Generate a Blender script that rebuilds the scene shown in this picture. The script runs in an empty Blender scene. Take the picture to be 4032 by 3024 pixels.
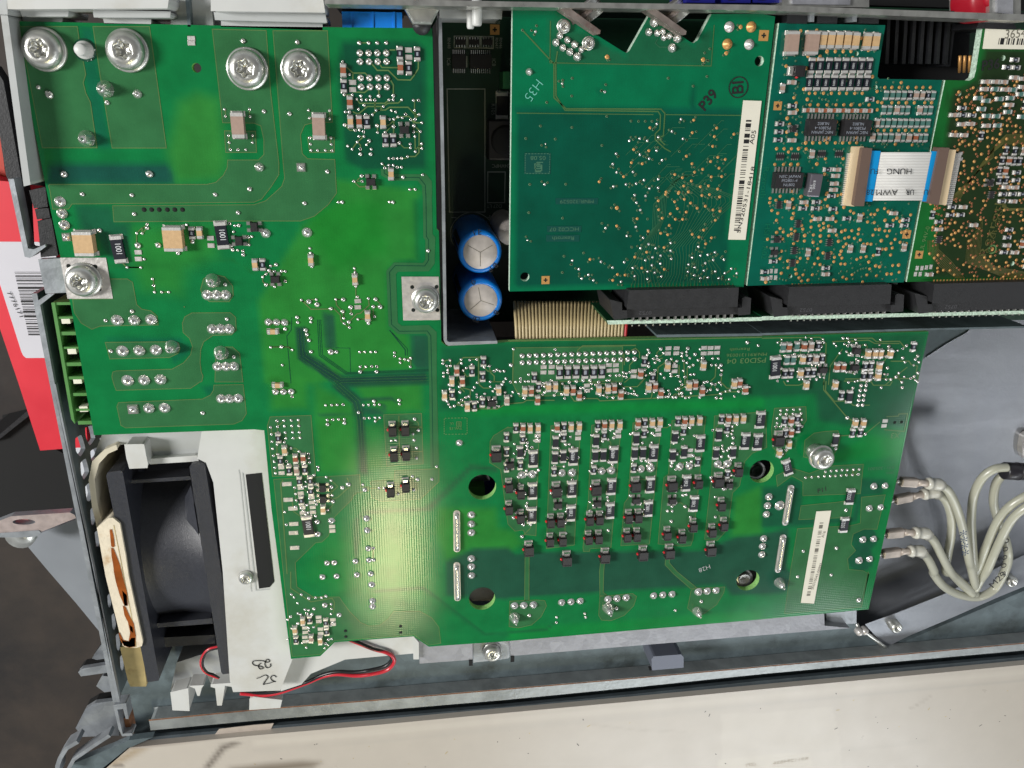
import bpy, bmesh, math, random
import numpy as np
from mathutils import Vector, Matrix
from mathutils.geometry import delaunay_2d_cdt, tessellate_polygon

random.seed(7)
S = bpy.context.scene
MM = 0.001
# ---------------------------------------------------------------- camera
FPX = 3192.0                     # focal length in photograph pixels (4032 wide)
DIST = 0.165
def unit(v): return v / np.linalg.norm(v)
AX = unit(np.array([13724.0, -504.0, 1751.0]))
AV = np.array([-48.0, 4776.0, 1751.0]); AV = unit(AV - AX * AV.dot(AX))
AY = -AV
AZ = np.cross(AX, AY)
R = np.stack([AX, AY, AZ], axis=1)            # world -> camera (x right, y down, z forward)
T0 = np.array([0, 0, DIST])
CAM = -R.T @ T0
cam = bpy.data.cameras.new("camera"); cam_o = bpy.data.objects.new("camera", cam)
S.collection.objects.link(cam_o); S.camera = cam_o
cam.sensor_width = 36; cam.lens = 36 * FPX / 4032; cam.clip_start = 0.005; cam.clip_end = 20
mr = R.T @ np.diag([1, -1, -1])
m4 = Matrix.Identity(4)
for i in range(3):
    for j in range(3): m4[i][j] = mr[i][j]
    m4[i][3] = CAM[i]
cam_o.matrix_world = m4

def ray(px, py): return R.T @ np.array([(px - 2016) / FPX, (py - 1512) / FPX, 1.0])
def W(px, py, z=0.0):
    """photo pixel -> point of the horizontal plane z (millimetres), in metres"""
    d = ray(px, py); s = (z * MM - CAM[2]) / d[2]; p = CAM + d * s
    return Vector((p[0], p[1], z * MM))
def WX(px, py, x):
    """photo pixel -> point of the upright plane at x metres"""
    d = ray(px, py); s = (x - CAM[0]) / d[0]; p = CAM + d * s
    return Vector(p)
def WY(px, py, y):
    d = ray(px, py); s = (y - CAM[1]) / d[1]; p = CAM + d * s
    return Vector(p)
def sz(px, py, n, z=0.0):
    p = np.array(W(px, py, z)); return n * (R @ p + T0)[2] / FPX
K = 2.183; K4 = 2.1434; KR = 2.143
def t(c, r, x, y):
    k = K4 if c == 3 else (KR if r == 3 else K)
    return (c * 1000 + x / k, [0, 750, 1500, 2250][r] + y / k)
def tp(c, r, *xy):
    return [t(c, r, xy[i], xy[i + 1]) for i in range(0, len(xy), 2)]

# ---------------------------------------------------------------- light
wd = bpy.data.worlds.new("World"); S.world = wd; wd.use_nodes = True
nt = wd.node_tree; nt.nodes.clear()
wo = nt.nodes.new("ShaderNodeOutputWorld"); bg = nt.nodes.new("ShaderNodeBackground")
tc = nt.nodes.new("ShaderNodeTexCoord"); sx = nt.nodes.new("ShaderNodeSeparateXYZ")
cr = nt.nodes.new("ShaderNodeValToRGB"); mp = nt.nodes.new("ShaderNodeMapRange")
nt.links.new(tc.outputs["Generated"], sx.inputs[0]); nt.links.new(sx.outputs["Z"], mp.inputs[0])
mp.inputs[1].default_value = 0; mp.inputs[2].default_value = 1      # dim ceiling overhead, lighter walls and windows round about
nt.links.new(mp.outputs[0], cr.inputs[0]); nt.links.new(cr.outputs[0], bg.inputs[0])
el = cr.color_ramp.elements
el[0].color = (0.72, 0.76, 0.80, 1); el[0].position = 0.15; el[1].color = (0.20, 0.20, 0.205, 1); el[1].position = 0.84
e = el.new(0.42); e.color = (0.62, 0.66, 0.70, 1); e = el.new(0.62); e.color = (0.24, 0.25, 0.26, 1)
nt.links.new(bg.outputs[0], wo.inputs[0]); bg.inputs[1].default_value = 0.62
def area(name, loc, target, w, h, power, col=(1, 1, 1)):
    l = bpy.data.lights.new(name, 'AREA'); l.shape = 'RECTANGLE'; l.size = w; l.size_y = h
    l.energy = power; l.color = col
    o = bpy.data.objects.new(name, l); S.collection.objects.link(o); o.location = loc
    o.rotation_euler = (Vector(target) - Vector(loc)).to_track_quat('-Z', 'Y').to_euler()
    return o
area("window_light", (-0.74, 0.12, 0.54), (0, 0, 0), 0.16, 0.26, 9.4, (1.0, 0.985, 0.96))
area("low_fill_light", (0.35, -0.75, 0.55), (0, 0, 0), 0.5, 0.3, 3.0, (0.93, 0.97, 1.0))  # unseen fill lamp, added to brighten the channel and lower parts
G = np.array(W(1545, 2130, 0)); gv = unit(G - CAM); gr = np.array([gv[0], gv[1], -gv[2]])
GL = G + gr * 0.55
area("ceiling_lamp", GL, G, 0.034, 0.12, 0.29, (1.0, 0.90, 0.50))
P3_ = np.array(W(3730, 1590, -30)); pv = unit(P3_ - CAM); pr = np.array([pv[0], pv[1], -pv[2]])
area("plate_highlight_light", P3_ + pr * 0.7, P3_, 0.12, 0.08, 0.28, (0.96, 0.98, 1.0))  # unseen lamp added at the mirror angle to put a highlight on the plate
S.view_settings.view_transform = 'Standard'; S.view_settings.look = 'None'
S.view_settings.gamma = 1; S.view_settings.exposure = 0.0
S.view_settings.use_curve_mapping = False

# ---------------------------------------------------------------- materials
def lin(c):
    c = np.array(c, float) / 255
    return tuple(np.where(c <= 0.04045, c / 12.92, ((c + 0.055) / 1.055) ** 2.4))
MATS = {}
def mat(name, rgb, rough=0.5, metal=0.0, noise=0.0, nscale=300.0, bump=0.0, bscale=900.0, spec=0.5, coat=0.0, dirt=None, dscale=60.0, dlo=0.55, dhi=0.7, alpha=1.0, gain=0.85, stretch=None, spangle=0.0):
    if name in MATS: return MATS[name]
    m = bpy.data.materials.new(name); m.use_nodes = True; n = m.node_tree; b = n.nodes["Principled BSDF"]
    c = tuple(x * (1 if metal else gain) for x in lin(rgb))
    b.inputs["Base Color"].default_value = (*c, 1); b.inputs["Roughness"].default_value = rough
    b.inputs["Metallic"].default_value = metal; b.inputs["Specular IOR Level"].default_value = spec
    b.inputs["Coat Weight"].default_value = coat; b.inputs["Coat Roughness"].default_value = 0.15
    b.inputs["Alpha"].default_value = alpha
    geo = n.nodes.new("ShaderNodeNewGeometry")
    col = None
    if noise or dirt:
        col = None
        if noise:
            nz = n.nodes.new("ShaderNodeTexNoise"); nz.inputs["Scale"].default_value = nscale; nz.inputs["Detail"].default_value = 6
            if stretch:
                vm = n.nodes.new("ShaderNodeVectorMath"); vm.operation = 'MULTIPLY'; vm.inputs[1].default_value = stretch
                n.links.new(geo.outputs["Position"], vm.inputs[0]); n.links.new(vm.outputs[0], nz.inputs["Vector"])
            else: n.links.new(geo.outputs["Position"], nz.inputs["Vector"])
            mx = n.nodes.new("ShaderNodeMix"); mx.data_type = 'RGBA'
            mx.inputs["A"].default_value = (*[x * (1 - noise) for x in c], 1); mx.inputs["B"].default_value = (*[min(1, x * (1 + noise)) for x in c], 1)
            rm = n.nodes.new("ShaderNodeMapRange"); rm.inputs[1].default_value = 0.3; rm.inputs[2].default_value = 0.7
            n.links.new(nz.outputs[0], rm.inputs[0]); n.links.new(rm.outputs[0], mx.inputs["Factor"]); col = mx.outputs["Result"]
            rr = n.nodes.new("ShaderNodeMapRange"); rr.inputs[3].default_value = max(0.05, rough * 0.75); rr.inputs[4].default_value = min(1, rough * 1.25)
            n.links.new(nz.outputs[0], rr.inputs[0]); n.links.new(rr.outputs[0], b.inputs["Roughness"])
        if dirt:
            nd = n.nodes.new("ShaderNodeTexNoise"); nd.inputs["Scale"].default_value = dscale; nd.inputs["Detail"].default_value = 8
            nd.inputs["Roughness"].default_value = 0.65
            n.links.new(geo.outputs["Position"], nd.inputs["Vector"])
            rd = n.nodes.new("ShaderNodeMapRange"); rd.inputs[1].default_value = dlo; rd.inputs[2].default_value = dhi
            n.links.new(nd.outputs[0], rd.inputs[0])
            mx2 = n.nodes.new("ShaderNodeMix"); mx2.data_type = 'RGBA'
            if col: n.links.new(col, mx2.inputs["A"])
            else: mx2.inputs["A"].default_value = (*c, 1)
            mx2.inputs["B"].default_value = (*[x * gain for x in lin(dirt)], 1)
            n.links.new(rd.outputs[0], mx2.inputs["Factor"]); col = mx2.outputs["Result"]
        if spangle:
            vo = n.nodes.new("ShaderNodeTexVoronoi"); vo.inputs["Scale"].default_value = 420
            n.links.new(geo.outputs["Position"], vo.inputs["Vector"])
            sc_ = n.nodes.new("ShaderNodeSeparateColor"); n.links.new(vo.outputs["Color"], sc_.inputs[0])
            r3 = n.nodes.new("ShaderNodeMapRange"); r3.inputs[3].default_value = 1 - spangle; r3.inputs[4].default_value = 1 + spangle
            n.links.new(sc_.outputs[0], r3.inputs[0])
            h3 = n.nodes.new("ShaderNodeHueSaturation"); n.links.new(col, h3.inputs["Color"]); n.links.new(r3.outputs[0], h3.inputs["Value"]); col = h3.outputs[0]
        n.links.new(col, b.inputs["Base Color"])
    if bump:
        nb = n.nodes.new("ShaderNodeTexNoise"); nb.inputs["Scale"].default_value = bscale; nb.inputs["Detail"].default_value = 4
        n.links.new(geo.outputs["Position"], nb.inputs["Vector"])
        bp = n.nodes.new("ShaderNodeBump"); bp.inputs["Strength"].default_value = bump; bp.inputs["Distance"].default_value = 0.0003
        n.links.new(nb.outputs[0], bp.inputs["Height"]); n.links.new(bp.outputs[0], b.inputs["Normal"])
    MATS[name] = m; return m

def mask_mat(name, rgb=None, attr=None, rough=0.10, weave=0.04, gain=0.62, plain=False):
    """solder mask over glass weave: glossy, faint woven relief"""
    m = mat(name, rgb or (20, 120, 60), rough, gain=gain); n = m.node_tree; b = n.nodes["Principled BSDF"]
    geo = n.nodes.new("ShaderNodeNewGeometry")
    base = None
    if attr:
        a = n.nodes.new("ShaderNodeAttribute"); a.attribute_name = attr; base = a.outputs["Color"]
    nz = n.nodes.new("ShaderNodeTexNoise"); nz.inputs["Scale"].default_value = 220; nz.inputs["Detail"].default_value = 7
    n.links.new(geo.outputs["Position"], nz.inputs["Vector"])
    hs = n.nodes.new("ShaderNodeHueSaturation")
    if base: n.links.new(base, hs.inputs["Color"])
    else: hs.inputs["Color"].default_value = b.inputs["Base Color"].default_value
    rm = n.nodes.new("ShaderNodeMapRange"); rm.inputs[1].default_value = 0.3; rm.inputs[2].default_value = 0.7
    rm.inputs[3].default_value = 0.98 if plain else 0.88; rm.inputs[4].default_value = 1.02 if plain else 1.14
    n.links.new(nz.outputs[0], rm.inputs[0]); n.links.new(rm.outputs[0], hs.inputs["Value"])
    n.links.new(hs.outputs[0], b.inputs["Base Color"])
    w1 = n.nodes.new("ShaderNodeTexWave"); w1.bands_direction = 'X'; w1.inputs["Scale"].default_value = 620; w1.inputs["Distortion"].default_value = 1.2; w1.inputs["Detail"].default_value = 1
    w2 = n.nodes.new("ShaderNodeTexWave"); w2.bands_direction = 'Y'; w2.inputs["Scale"].default_value = 620; w2.inputs["Distortion"].default_value = 1.2; w2.inputs["Detail"].default_value = 1
    for w in (w1, w2): n.links.new(geo.outputs["Position"], w.inputs["Vector"])
    ad = n.nodes.new("ShaderNodeMath"); ad.operation = 'ADD'
    n.links.new(w1.outputs[1], ad.inputs[0]); n.links.new(w2.outputs[1], ad.inputs[1])
    n2 = n.nodes.new("ShaderNodeTexNoise"); n2.inputs["Scale"].default_value = 130; n2.inputs["Detail"].default_value = 5
    n.links.new(geo.outputs["Position"], n2.inputs["Vector"])
    mu = n.nodes.new("ShaderNodeMath"); mu.operation = 'MULTIPLY_ADD'; mu.inputs[1].default_value = 0.0 if plain else 1.2
    n.links.new(n2.outputs[0], mu.inputs[0]); n.links.new(ad.outputs[0], mu.inputs[2])
    bp = n.nodes.new("ShaderNodeBump"); bp.inputs["Strength"].default_value = weave; bp.inputs["Distance"].default_value = 0.0001
    n.links.new(mu.outputs[0], bp.inputs["Height"]); n.links.new(bp.outputs[0], b.inputs["Normal"])
    rr = n.nodes.new("ShaderNodeMapRange"); rr.inputs[3].default_value = rough * 0.75; rr.inputs[4].default_value = rough * 1.3
    n.links.new(n2.outputs[0], rr.inputs[0]); n.links.new(rr.outputs[0], b.inputs["Roughness"])
    return m

M_board = mask_mat("board_mask", attr="tone")
M_cop = mask_mat("copper_under_mask", (62, 130, 80))
M_copl = mask_mat("copper_outline", (112, 146, 88))
M_copd = mask_mat("buried_copper", (28, 92, 66))
M_edge = mat("board_edge", (150, 205, 120), 0.7, noise=0.25, nscale=2500)
M_edge2 = mat("pale_board_edge", (200, 225, 205), 0.75, noise=0.35, nscale=2600)
M_solder = mat("solder", (226, 224, 218), 0.18, 0.85, bump=0.04, bscale=2500)
M_tin = mat("tinned_pad", (206, 202, 198), 0.4, 0.6, noise=0.12, nscale=900, bump=0.2, bscale=1500)
M_term = mat("terminal_metal", (232, 230, 226), 0.3, 0.6, bump=0.15, bscale=2500)
M_gold = mat("gold_pad", (200, 150, 88), 0.4, 0.3)
M_black = mat("black_component", (38, 36, 38), 0.45, noise=0.1, nscale=1500)
M_blue_blk = mat("resistor_top", (30, 32, 42), 0.35)
M_tan = mat("tan_ceramic", (210, 174, 128), 0.5, noise=0.08, nscale=1500)
M_brown = mat("brown_ceramic", (158, 92, 62), 0.5, noise=0.08, nscale=1500)
M_mauve = mat("mauve_ceramic", (172, 146, 132), 0.5, noise=0.06, nscale=1500)
M_teal = mat("teal_resistor_top", (78, 120, 112), 0.4)
M_print = mat("white_print", (222, 224, 226), 0.6)
M_cream = mat("cream_ceramic", (235, 226, 212), 0.5)
M_red = mat("red_glue", (205, 30, 40), 0.3)
M_hole = mat("via_hole", (14, 24, 18), 0.9)
M_label = mat("paper_label", (240, 235, 218), 0.6, noise=0.03, nscale=300)
M_ink = mat("black_ink", (22, 22, 24), 0.6)
M_ink_pale = mat("faded_ink", (120, 116, 104), 0.6)
M_silk = mat("trace_writing", (92, 132, 76), 0.4)
M_silkd = mat("faint_writing", (60, 112, 78), 0.4)
M_zinc = mat("zinc_plating", (208, 208, 202), 0.30, 0.85, noise=0.18, nscale=500, bump=0.25, bscale=700)
M_steel = mat("galvanised_steel", (150, 155, 160), 0.42, 0.45, spangle=0.10, noise=0.16, nscale=260, bump=0.2, bscale=900)
M_steeld = mat("dull_galvanised_steel", (94, 106, 110), 0.5, 0.3, spangle=0.09, noise=0.2, nscale=200, bump=0.2, bscale=700, dirt=(72, 80, 80), dscale=60)
M_steelp = mat("spangled_steel", (150, 151, 157), 0.5, 0.35, spangle=0.10, noise=0.1, nscale=500, bump=0.3, bscale=1200)
M_dark = mat("dark_recess", (9, 10, 11), 0.8)  # near-black for black parts, and for painted shade in gaps and slots
M_blkpl = mat("black_plastic", (34, 35, 38), 0.42, noise=0.12, nscale=1200, bump=0.12, bscale=3500)
M_fan = mat("fan_plastic", (54, 56, 63), 0.34, noise=0.12, nscale=1800, bump=0.25, bscale=5000)
M_whpl = mat("white_plastic", (212, 213, 210), 0.42, noise=0.03, nscale=200, dirt=(190, 186, 172), dscale=45, dlo=0.52, dhi=0.8)
M_grpl = mat("grey_white_plastic", (184, 187, 186), 0.45, noise=0.04, nscale=200, dirt=(150, 150, 144), dscale=70, dlo=0.55, dhi=0.8)
# ---------------------------------------------------------------- mesh helpers
class MB:
    def __init__(s): s.v = []; s.f = []; s.m = []; s.sm = []; s.mats = []
    def mi(s, m):
        if m not in s.mats: s.mats.append(m)
        return s.mats.index(m)
    def add(s, vs, fs, m, smooth=False):
        o = len(s.v); s.v += [tuple(v) for v in vs]; i = s.mi(m)
        for f in fs: s.f.append(tuple(o + k for k in f)); s.m.append(i); s.sm.append(smooth)
    def box(s, c, size, m, rot=0.0, taper=1.0):
        x, y, z = [k / 2 for k in size]; vs = []
        ca, sa = math.cos(rot), math.sin(rot)
        for dz, k in ((-z, 1.0), (z, taper)):
            for dx, dy in ((-x, -y), (x, -y), (x, y), (-x, y)):
                dx *= k; dy *= k
                vs.append((c[0] + dx * ca - dy * sa, c[1] + dx * sa + dy * ca, c[2] + dz))
        s.add(vs, [(3, 2, 1, 0), (4, 5, 6, 7), (0, 1, 5, 4), (1, 2, 6, 5), (2, 3, 7, 6), (3, 0, 4, 7)], m)
    def sheet(s, pts, z, m):
        """flat polygon; pts = list of (x, y) metres"""
        vs = [Vector((p[0], p[1], z)) for p in pts]
        tr = tessellate_polygon([vs]); fs = []
        for a, b, c in tr:
            n = (vs[b] - vs[a]).cross(vs[c] - vs[a]).z
            if abs(n) < 1e-16: continue
            fs.append((a, b, c) if n > 0 else (a, c, b))
        s.add(vs, fs, m)
    def prism(s, pts, z0, z1, m, mside=None, bottom=True):
        """z0 < z1 metres"""
        a2 = sum(pts[i][0] * pts[(i + 1) % len(pts)][1] - pts[(i + 1) % len(pts)][0] * pts[i][1] for i in range(len(pts)))
        if a2 < 0: pts = pts[::-1]
        n = len(pts); top = [Vector((p[0], p[1], z1)) for p in pts]; bot = [Vector((p[0], p[1], z0)) for p in pts]
        tr = []
        for a, b, c in tessellate_polygon([top]):
            q = (top[b] - top[a]).cross(top[c] - top[a]).z
            if abs(q) < 1e-16: continue
            tr.append((a, b, c) if q > 0 else (a, c, b))
        s.add(top, tr, m)
        if bottom: s.add(bot, [(a, c, b) for a, b, c in tr], m)
        s.add(bot + top, [(i, (i + 1) % n, n + (i + 1) % n, n + i) for i in range(n)], mside or m)
    def lathe(s, c, prof, m, n=16, smooth=True, squash=1.0, star=None):
        """prof list of (r, z) from outside bottom to the axis; closed at the axis when the last r is 0"""
        vs = []; fs = []
        for k, (r, z) in enumerate(prof):
            if r == 0: vs.append((c[0], c[1], c[2] + z)); break
            for i in range(n):
                a = 2 * math.pi * i / n
                rr = r * (1 + (star[k] if star else 0) * math.cos(6 * a))
                vs.append((c[0] + rr * math.cos(a) * squash, c[1] + rr * math.sin(a), c[2] + z))
        L = len(prof) - (1 if prof[-1][0] == 0 else 0)
        for k in range(L - 1):
            for i in range(n):
                j = (i + 1) % n; fs.append((k * n + i, k * n + j, (k + 1) * n + j, (k + 1) * n + i))
        if prof[-1][0] == 0:
            t_ = L * n
            for i in range(n): fs.append(((L - 1) * n + i, (L - 1) * n + (i + 1) % n, t_))
        else: fs.append(tuple((L - 1) * n + i for i in range(n)))
        s.add(vs, fs, m, smooth)
    def tube(s, pts, r, m, n=10, caps=True):
        pts = [Vector(p) for p in pts]; vs = []; fs = []; up = None
        for i, p in enumerate(pts):
            d = (pts[min(i + 1, len(pts) - 1)] - pts[max(i - 1, 0)]).normalized()
            if up is None: up = d.orthogonal().normalized()
            up = (up - d * up.dot(d)).normalized(); sd = d.cross(up)
            rr = r[i] if isinstance(r, (list, tuple)) else r
            for k in range(n):
                a = 2 * math.pi * k / n; vs.append(p + up * math.cos(a) * rr + sd * math.sin(a) * rr)
        for i in range(len(pts) - 1):
            for k in range(n):
                q = (k + 1) % n; fs.append((i * n + k, i * n + q, (i + 1) * n + q, (i + 1) * n + k))
        if caps: fs.append(tuple(range(n))[::-1]); fs.append(tuple((len(pts) - 1) * n + k for k in range(n)))
        s.add(vs, fs, m, True)
    def ribbon(s, pts, w, z, m, closed=False):
        """flat mitred strip along (x, y) points"""
        P = [np.array(p[:2], float) for p in pts]
        if closed: P = P + [P[0]]
        n = len(P); L = []; Rr = []
        for i in range(n):
            if closed and i in (0, n - 1): d0 = unit(P[0] - P[n - 2] + 1e-12); d1 = unit(P[1] - P[0] + 1e-12)
            else:
                d1 = unit(P[min(i + 1, n - 1)] - P[i] + 1e-12) if i < n - 1 else unit(P[i] - P[i - 1] + 1e-12)
                d0 = unit(P[i] - P[i - 1] + 1e-12) if i > 0 else d1
            b = d0 + d1
            if np.linalg.norm(b) < 1e-3: b = d1
            b = unit(b); nn = np.array([-b[1], b[0]]); c = max(0.45, abs(b.dot(d1)))
            L.append(P[i] + nn * w / 2 / c); Rr.append(P[i] - nn * w / 2 / c)
        vs = [(*p, z) for p in L] + [(*p, z) for p in Rr]
        fs = [(i, n + i, n + i + 1, i + 1) for i in range(n - 1)]
        s.add(vs, fs, m)
    def quad(s, a, b, c, d, m): s.add([a, b, c, d], [(0, 1, 2, 3)], m)
    def mesh(s, name):
        me = bpy.data.meshes.new(name); me.from_pydata(s.v, [], s.f)
        for m in s.mats: me.materials.append(m)
        me.polygons.foreach_set("material_index", s.m); me.polygons.foreach_set("use_smooth", s.sm)
        me.update(); return me
    def build(s, name, parent=None, bevel=0.0, segs=2):
        return put(name, s.mesh(name), parent, bevel=bevel, segs=segs)
def put(name, me, parent=None, loc=None, rot=0.0, bevel=0.0, segs=2, scale=None):
    o = bpy.data.objects.new(name, me); S.collection.objects.link(o)
    if loc is not None: o.location = loc
    if rot: o.rotation_euler = (0, 0, rot)
    if scale: o.scale = scale
    if parent is not None: setpar(o, parent)
    if bevel:
        b = o.modifiers.new("bevel", 'BEVEL'); b.width = bevel; b.segments = segs; b.limit_method = 'ANGLE'; b.angle_limit = math.radians(35)
        b.harden_normals = False
    return o
WPOS = {}
def setpar(o, parent):
    o.parent = parent; base = WPOS.get(parent.name)
    if base is not None: o.matrix_parent_inverse = base
def thing(name, label, cat, loc=(0, 0, 0), group=None, kind=None):
    o = bpy.data.objects.new(name, None); o.empty_display_size = 0.005; S.collection.objects.link(o)
    o.location = loc; WPOS[o.name] = Matrix.Translation(-Vector(loc))
    tag(o, label, cat, group, kind); return o
def tag(o, label=None, cat=None, group=None, kind=None):
    if label: o["label"] = label
    if cat: o["category"] = cat
    if group: o["group"] = group
    if kind: o["kind"] = kind
    return o
def PX(pts, z): return [tuple(W(p[0], p[1], z))[:2] for p in pts]
def prism_px(name, pts, zt, zb, m, parent=None, bevel=0.0002, mside=None):
    b = MB(); b.prism(PX(pts, zt), zb * MM, zt * MM, m, mside); return b.build(name, parent, bevel)
FONTS = {}
def text(name, s, px, py, z, h, rot, m, parent, sq=1.0, shear=0.0, off=0.0, loc=None, mirror=False):
    """lettering flat on the plane z (mm); h = capital height in metres; rot degrees anticlockwise on the board"""
    key = (s, m.name, round(shear, 2), off)
    if key not in FONTS:
        c = bpy.data.curves.new(name, 'FONT'); c.body = s; c.align_x = 'CENTER'; c.align_y = 'CENTER'
        c.materials.append(m); c.shear = shear; c.offset = off; c.resolution_u = 3
        tmp = bpy.data.objects.new("tmp", c); FONTS[key] = bpy.data.meshes.new_from_object(tmp)
        if not FONTS[key].materials: FONTS[key].materials.append(m)
        bpy.data.objects.remove(tmp)
    o = bpy.data.objects.new(name, FONTS[key]); S.collection.objects.link(o)
    o.location = loc if loc is not None else W(px, py, z); o.rotation_euler = (0, 0, math.radians(rot)); k = h / 0.70
    o.scale = (k * sq * (-1 if mirror else 1), k, k)
    if parent is not None: setpar(o, parent)
    return o
def subobj(o, parent):
    """parent a part at a local offset of a part that already has its own location"""
    o.parent = parent
def inpoly(P, poly):
    x, y = P[:, 0], P[:, 1]; ins = np.zeros(len(P), bool); n = len(poly)
    for i in range(n):
        x1, y1 = poly[i]; x2, y2 = poly[(i + 1) % n]
        if y1 == y2: continue
        c = (y1 > y) != (y2 > y); xi = (x2 - x1) * (y - y1) / (y2 - y1) + x1
        ins ^= c & (x < xi)
    return ins
def dseg(P, a, b):
    a = np.array(a, float); b = np.array(b, float); d = b - a; L = d.dot(d) + 1e-18
    k = np.clip(((P - a) @ d) / L, 0, 1); return np.linalg.norm(P - (a + k[:, None] * d), axis=1)
def sdist(P, poly):
    d = np.full(len(P), 1e9)
    for i in range(len(poly)): d = np.minimum(d, dseg(P, poly[i], poly[(i + 1) % len(poly)]))
    return np.where(inpoly(P, poly), d, -d)
def circle(c, r, n=28): return [(c[0] + r * math.cos(2 * math.pi * i / n), c[1] + r * math.sin(2 * math.pi * i / n)) for i in range(n)]

def board(name, outline_px, z, thick, holes_px, tones, base, parent, mface, medge, cell=0.8, tgain=0.74):
    """board blank: outline and round holes cut through, inner-layer tones as a smooth colour attribute"""
    ol = PX(outline_px, z); hs = []
    for (hx, hy, hr) in holes_px:
        c = W(hx, hy, z); hs.append(circle(c, sz(hx, hy, hr, z)))
    verts = []; edges = []
    for loop in [ol] + hs:
        o = len(verts); verts += [Vector((p[0] * 1000, p[1] * 1000)) for p in loop]
        edges += [(o + i, o + (i + 1) % len(loop)) for i in range(len(loop))]
    A = np.array(ol) * 1000; x0, y0 = A.min(0); x1, y1 = A.max(0)
    gx, gy = np.meshgrid(np.arange(x0 + cell * .6, x1, cell), np.arange(y0 + cell * .55, y1, cell))
    P = np.stack([gx.ravel(), gy.ravel()], 1)
    keep = sdist(P, A) > cell * 0.35
    for h in hs: keep &= sdist(P, np.array(h) * 1000) < -cell * 0.35
    P = P[keep]; verts += [Vector(p) for p in P]
    vo, eo, fo, *_ = delaunay_2d_cdt(verts, edges, [], 0, 1e-5)
    V = np.array([[v.x, v.y] for v in vo]); F = [list(f) for f in fo]
    C = np.array([V[f].mean(0) for f in F]); ok = inpoly(C, A)
    for h in hs: ok &= ~inpoly(C, np.array(h) * 1000)
    b = MB(); zt = z * MM; fs = []
    for f, k in zip(F, ok):
        if not k: continue
        a, bb, c = V[f[0]], V[f[1]], V[f[2]]
        fs.append(tuple(f) if (bb[0] - a[0]) * (c[1] - a[1]) - (bb[1] - a[1]) * (c[0] - a[0]) > 0 else tuple(f[::-1]))
    b.add([(v[0] / 1000, v[1] / 1000, zt) for v in V], fs, mface)
    nV = len(V)
    for k, loop in enumerate([ol] + hs):
        q = loop; a2 = sum(q[i][0] * q[(i + 1) % len(q)][1] - q[(i + 1) % len(q)][0] * q[i][1] for i in range(len(q)))
        if (a2 < 0) != (k > 0): q = q[::-1]
        n = len(q); b.add([(p[0], p[1], zt - thick * MM) for p in q] + [(p[0], p[1], zt) for p in q], [(i, (i + 1) % n, n + (i + 1) % n, n + i) for i in range(n)], medge)
    me = b.mesh(name)
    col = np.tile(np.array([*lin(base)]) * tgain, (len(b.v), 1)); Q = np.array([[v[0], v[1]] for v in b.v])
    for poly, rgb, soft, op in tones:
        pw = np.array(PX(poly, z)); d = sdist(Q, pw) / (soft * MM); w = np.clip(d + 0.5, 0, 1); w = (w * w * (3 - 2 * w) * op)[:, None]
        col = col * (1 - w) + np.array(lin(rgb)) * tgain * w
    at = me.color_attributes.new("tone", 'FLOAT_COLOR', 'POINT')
    at.data.foreach_set("color", np.hstack([col, np.ones((len(col), 1))]).ravel())
    return put(name, me, parent)
def band(pts, w):
    """polygon around a polyline (photo pixels), width w"""
    P = [np.array(p, float) for p in pts]; L = []; Rr = []
    for i in range(len(P)):
        d = unit(P[min(i + 1, len(P) - 1)] - P[max(i - 1, 0)]); n = np.array([-d[1], d[0]])
        L.append(tuple(P[i] + n * w / 2)); Rr.append(tuple(P[i] - n * w / 2))
    return L + Rr[::-1]

# ---------------------------------------------------------------- component meshes (millimetres, long axis = y)
def q(x): return x * MM
def chip_mesh(name, w, l, h, top, tl=0.22, marks=None, pad=True):
    b = MB(); tlen = l * tl
    if pad:
        for s_ in (-1, 1): b.box((0, q(s_ * (l / 2 - tlen * .35)), q(0.04)), (q(w * 1.12), q(tlen * 1.5), q(0.08)), M_tin)
    b.box((0, 0, q(h * .5 + .05)), (q(w * .96), q(l - 2 * tlen + .05), q(h)), top)
    for s_ in (-1, 1):
        b.box((0, q(s_ * (l / 2 - tlen / 2)), q(h * .5 + .06)), (q(w), q(tlen), q(h * 1.06)), M_term, taper=0.94)
        b.box((0, q(s_ * (l / 2 + .10)), q(h * .28)), (q(w), q(.28), q(h * .5)), M_solder, taper=0.75)
    if marks: b.box((0, 0, q(h + .065)), (q(w * .34), q(l * .30), q(.02)), marks)
    return b.mesh(name)
M_mark = mat("small_print", (150, 156, 168), 0.6)
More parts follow.
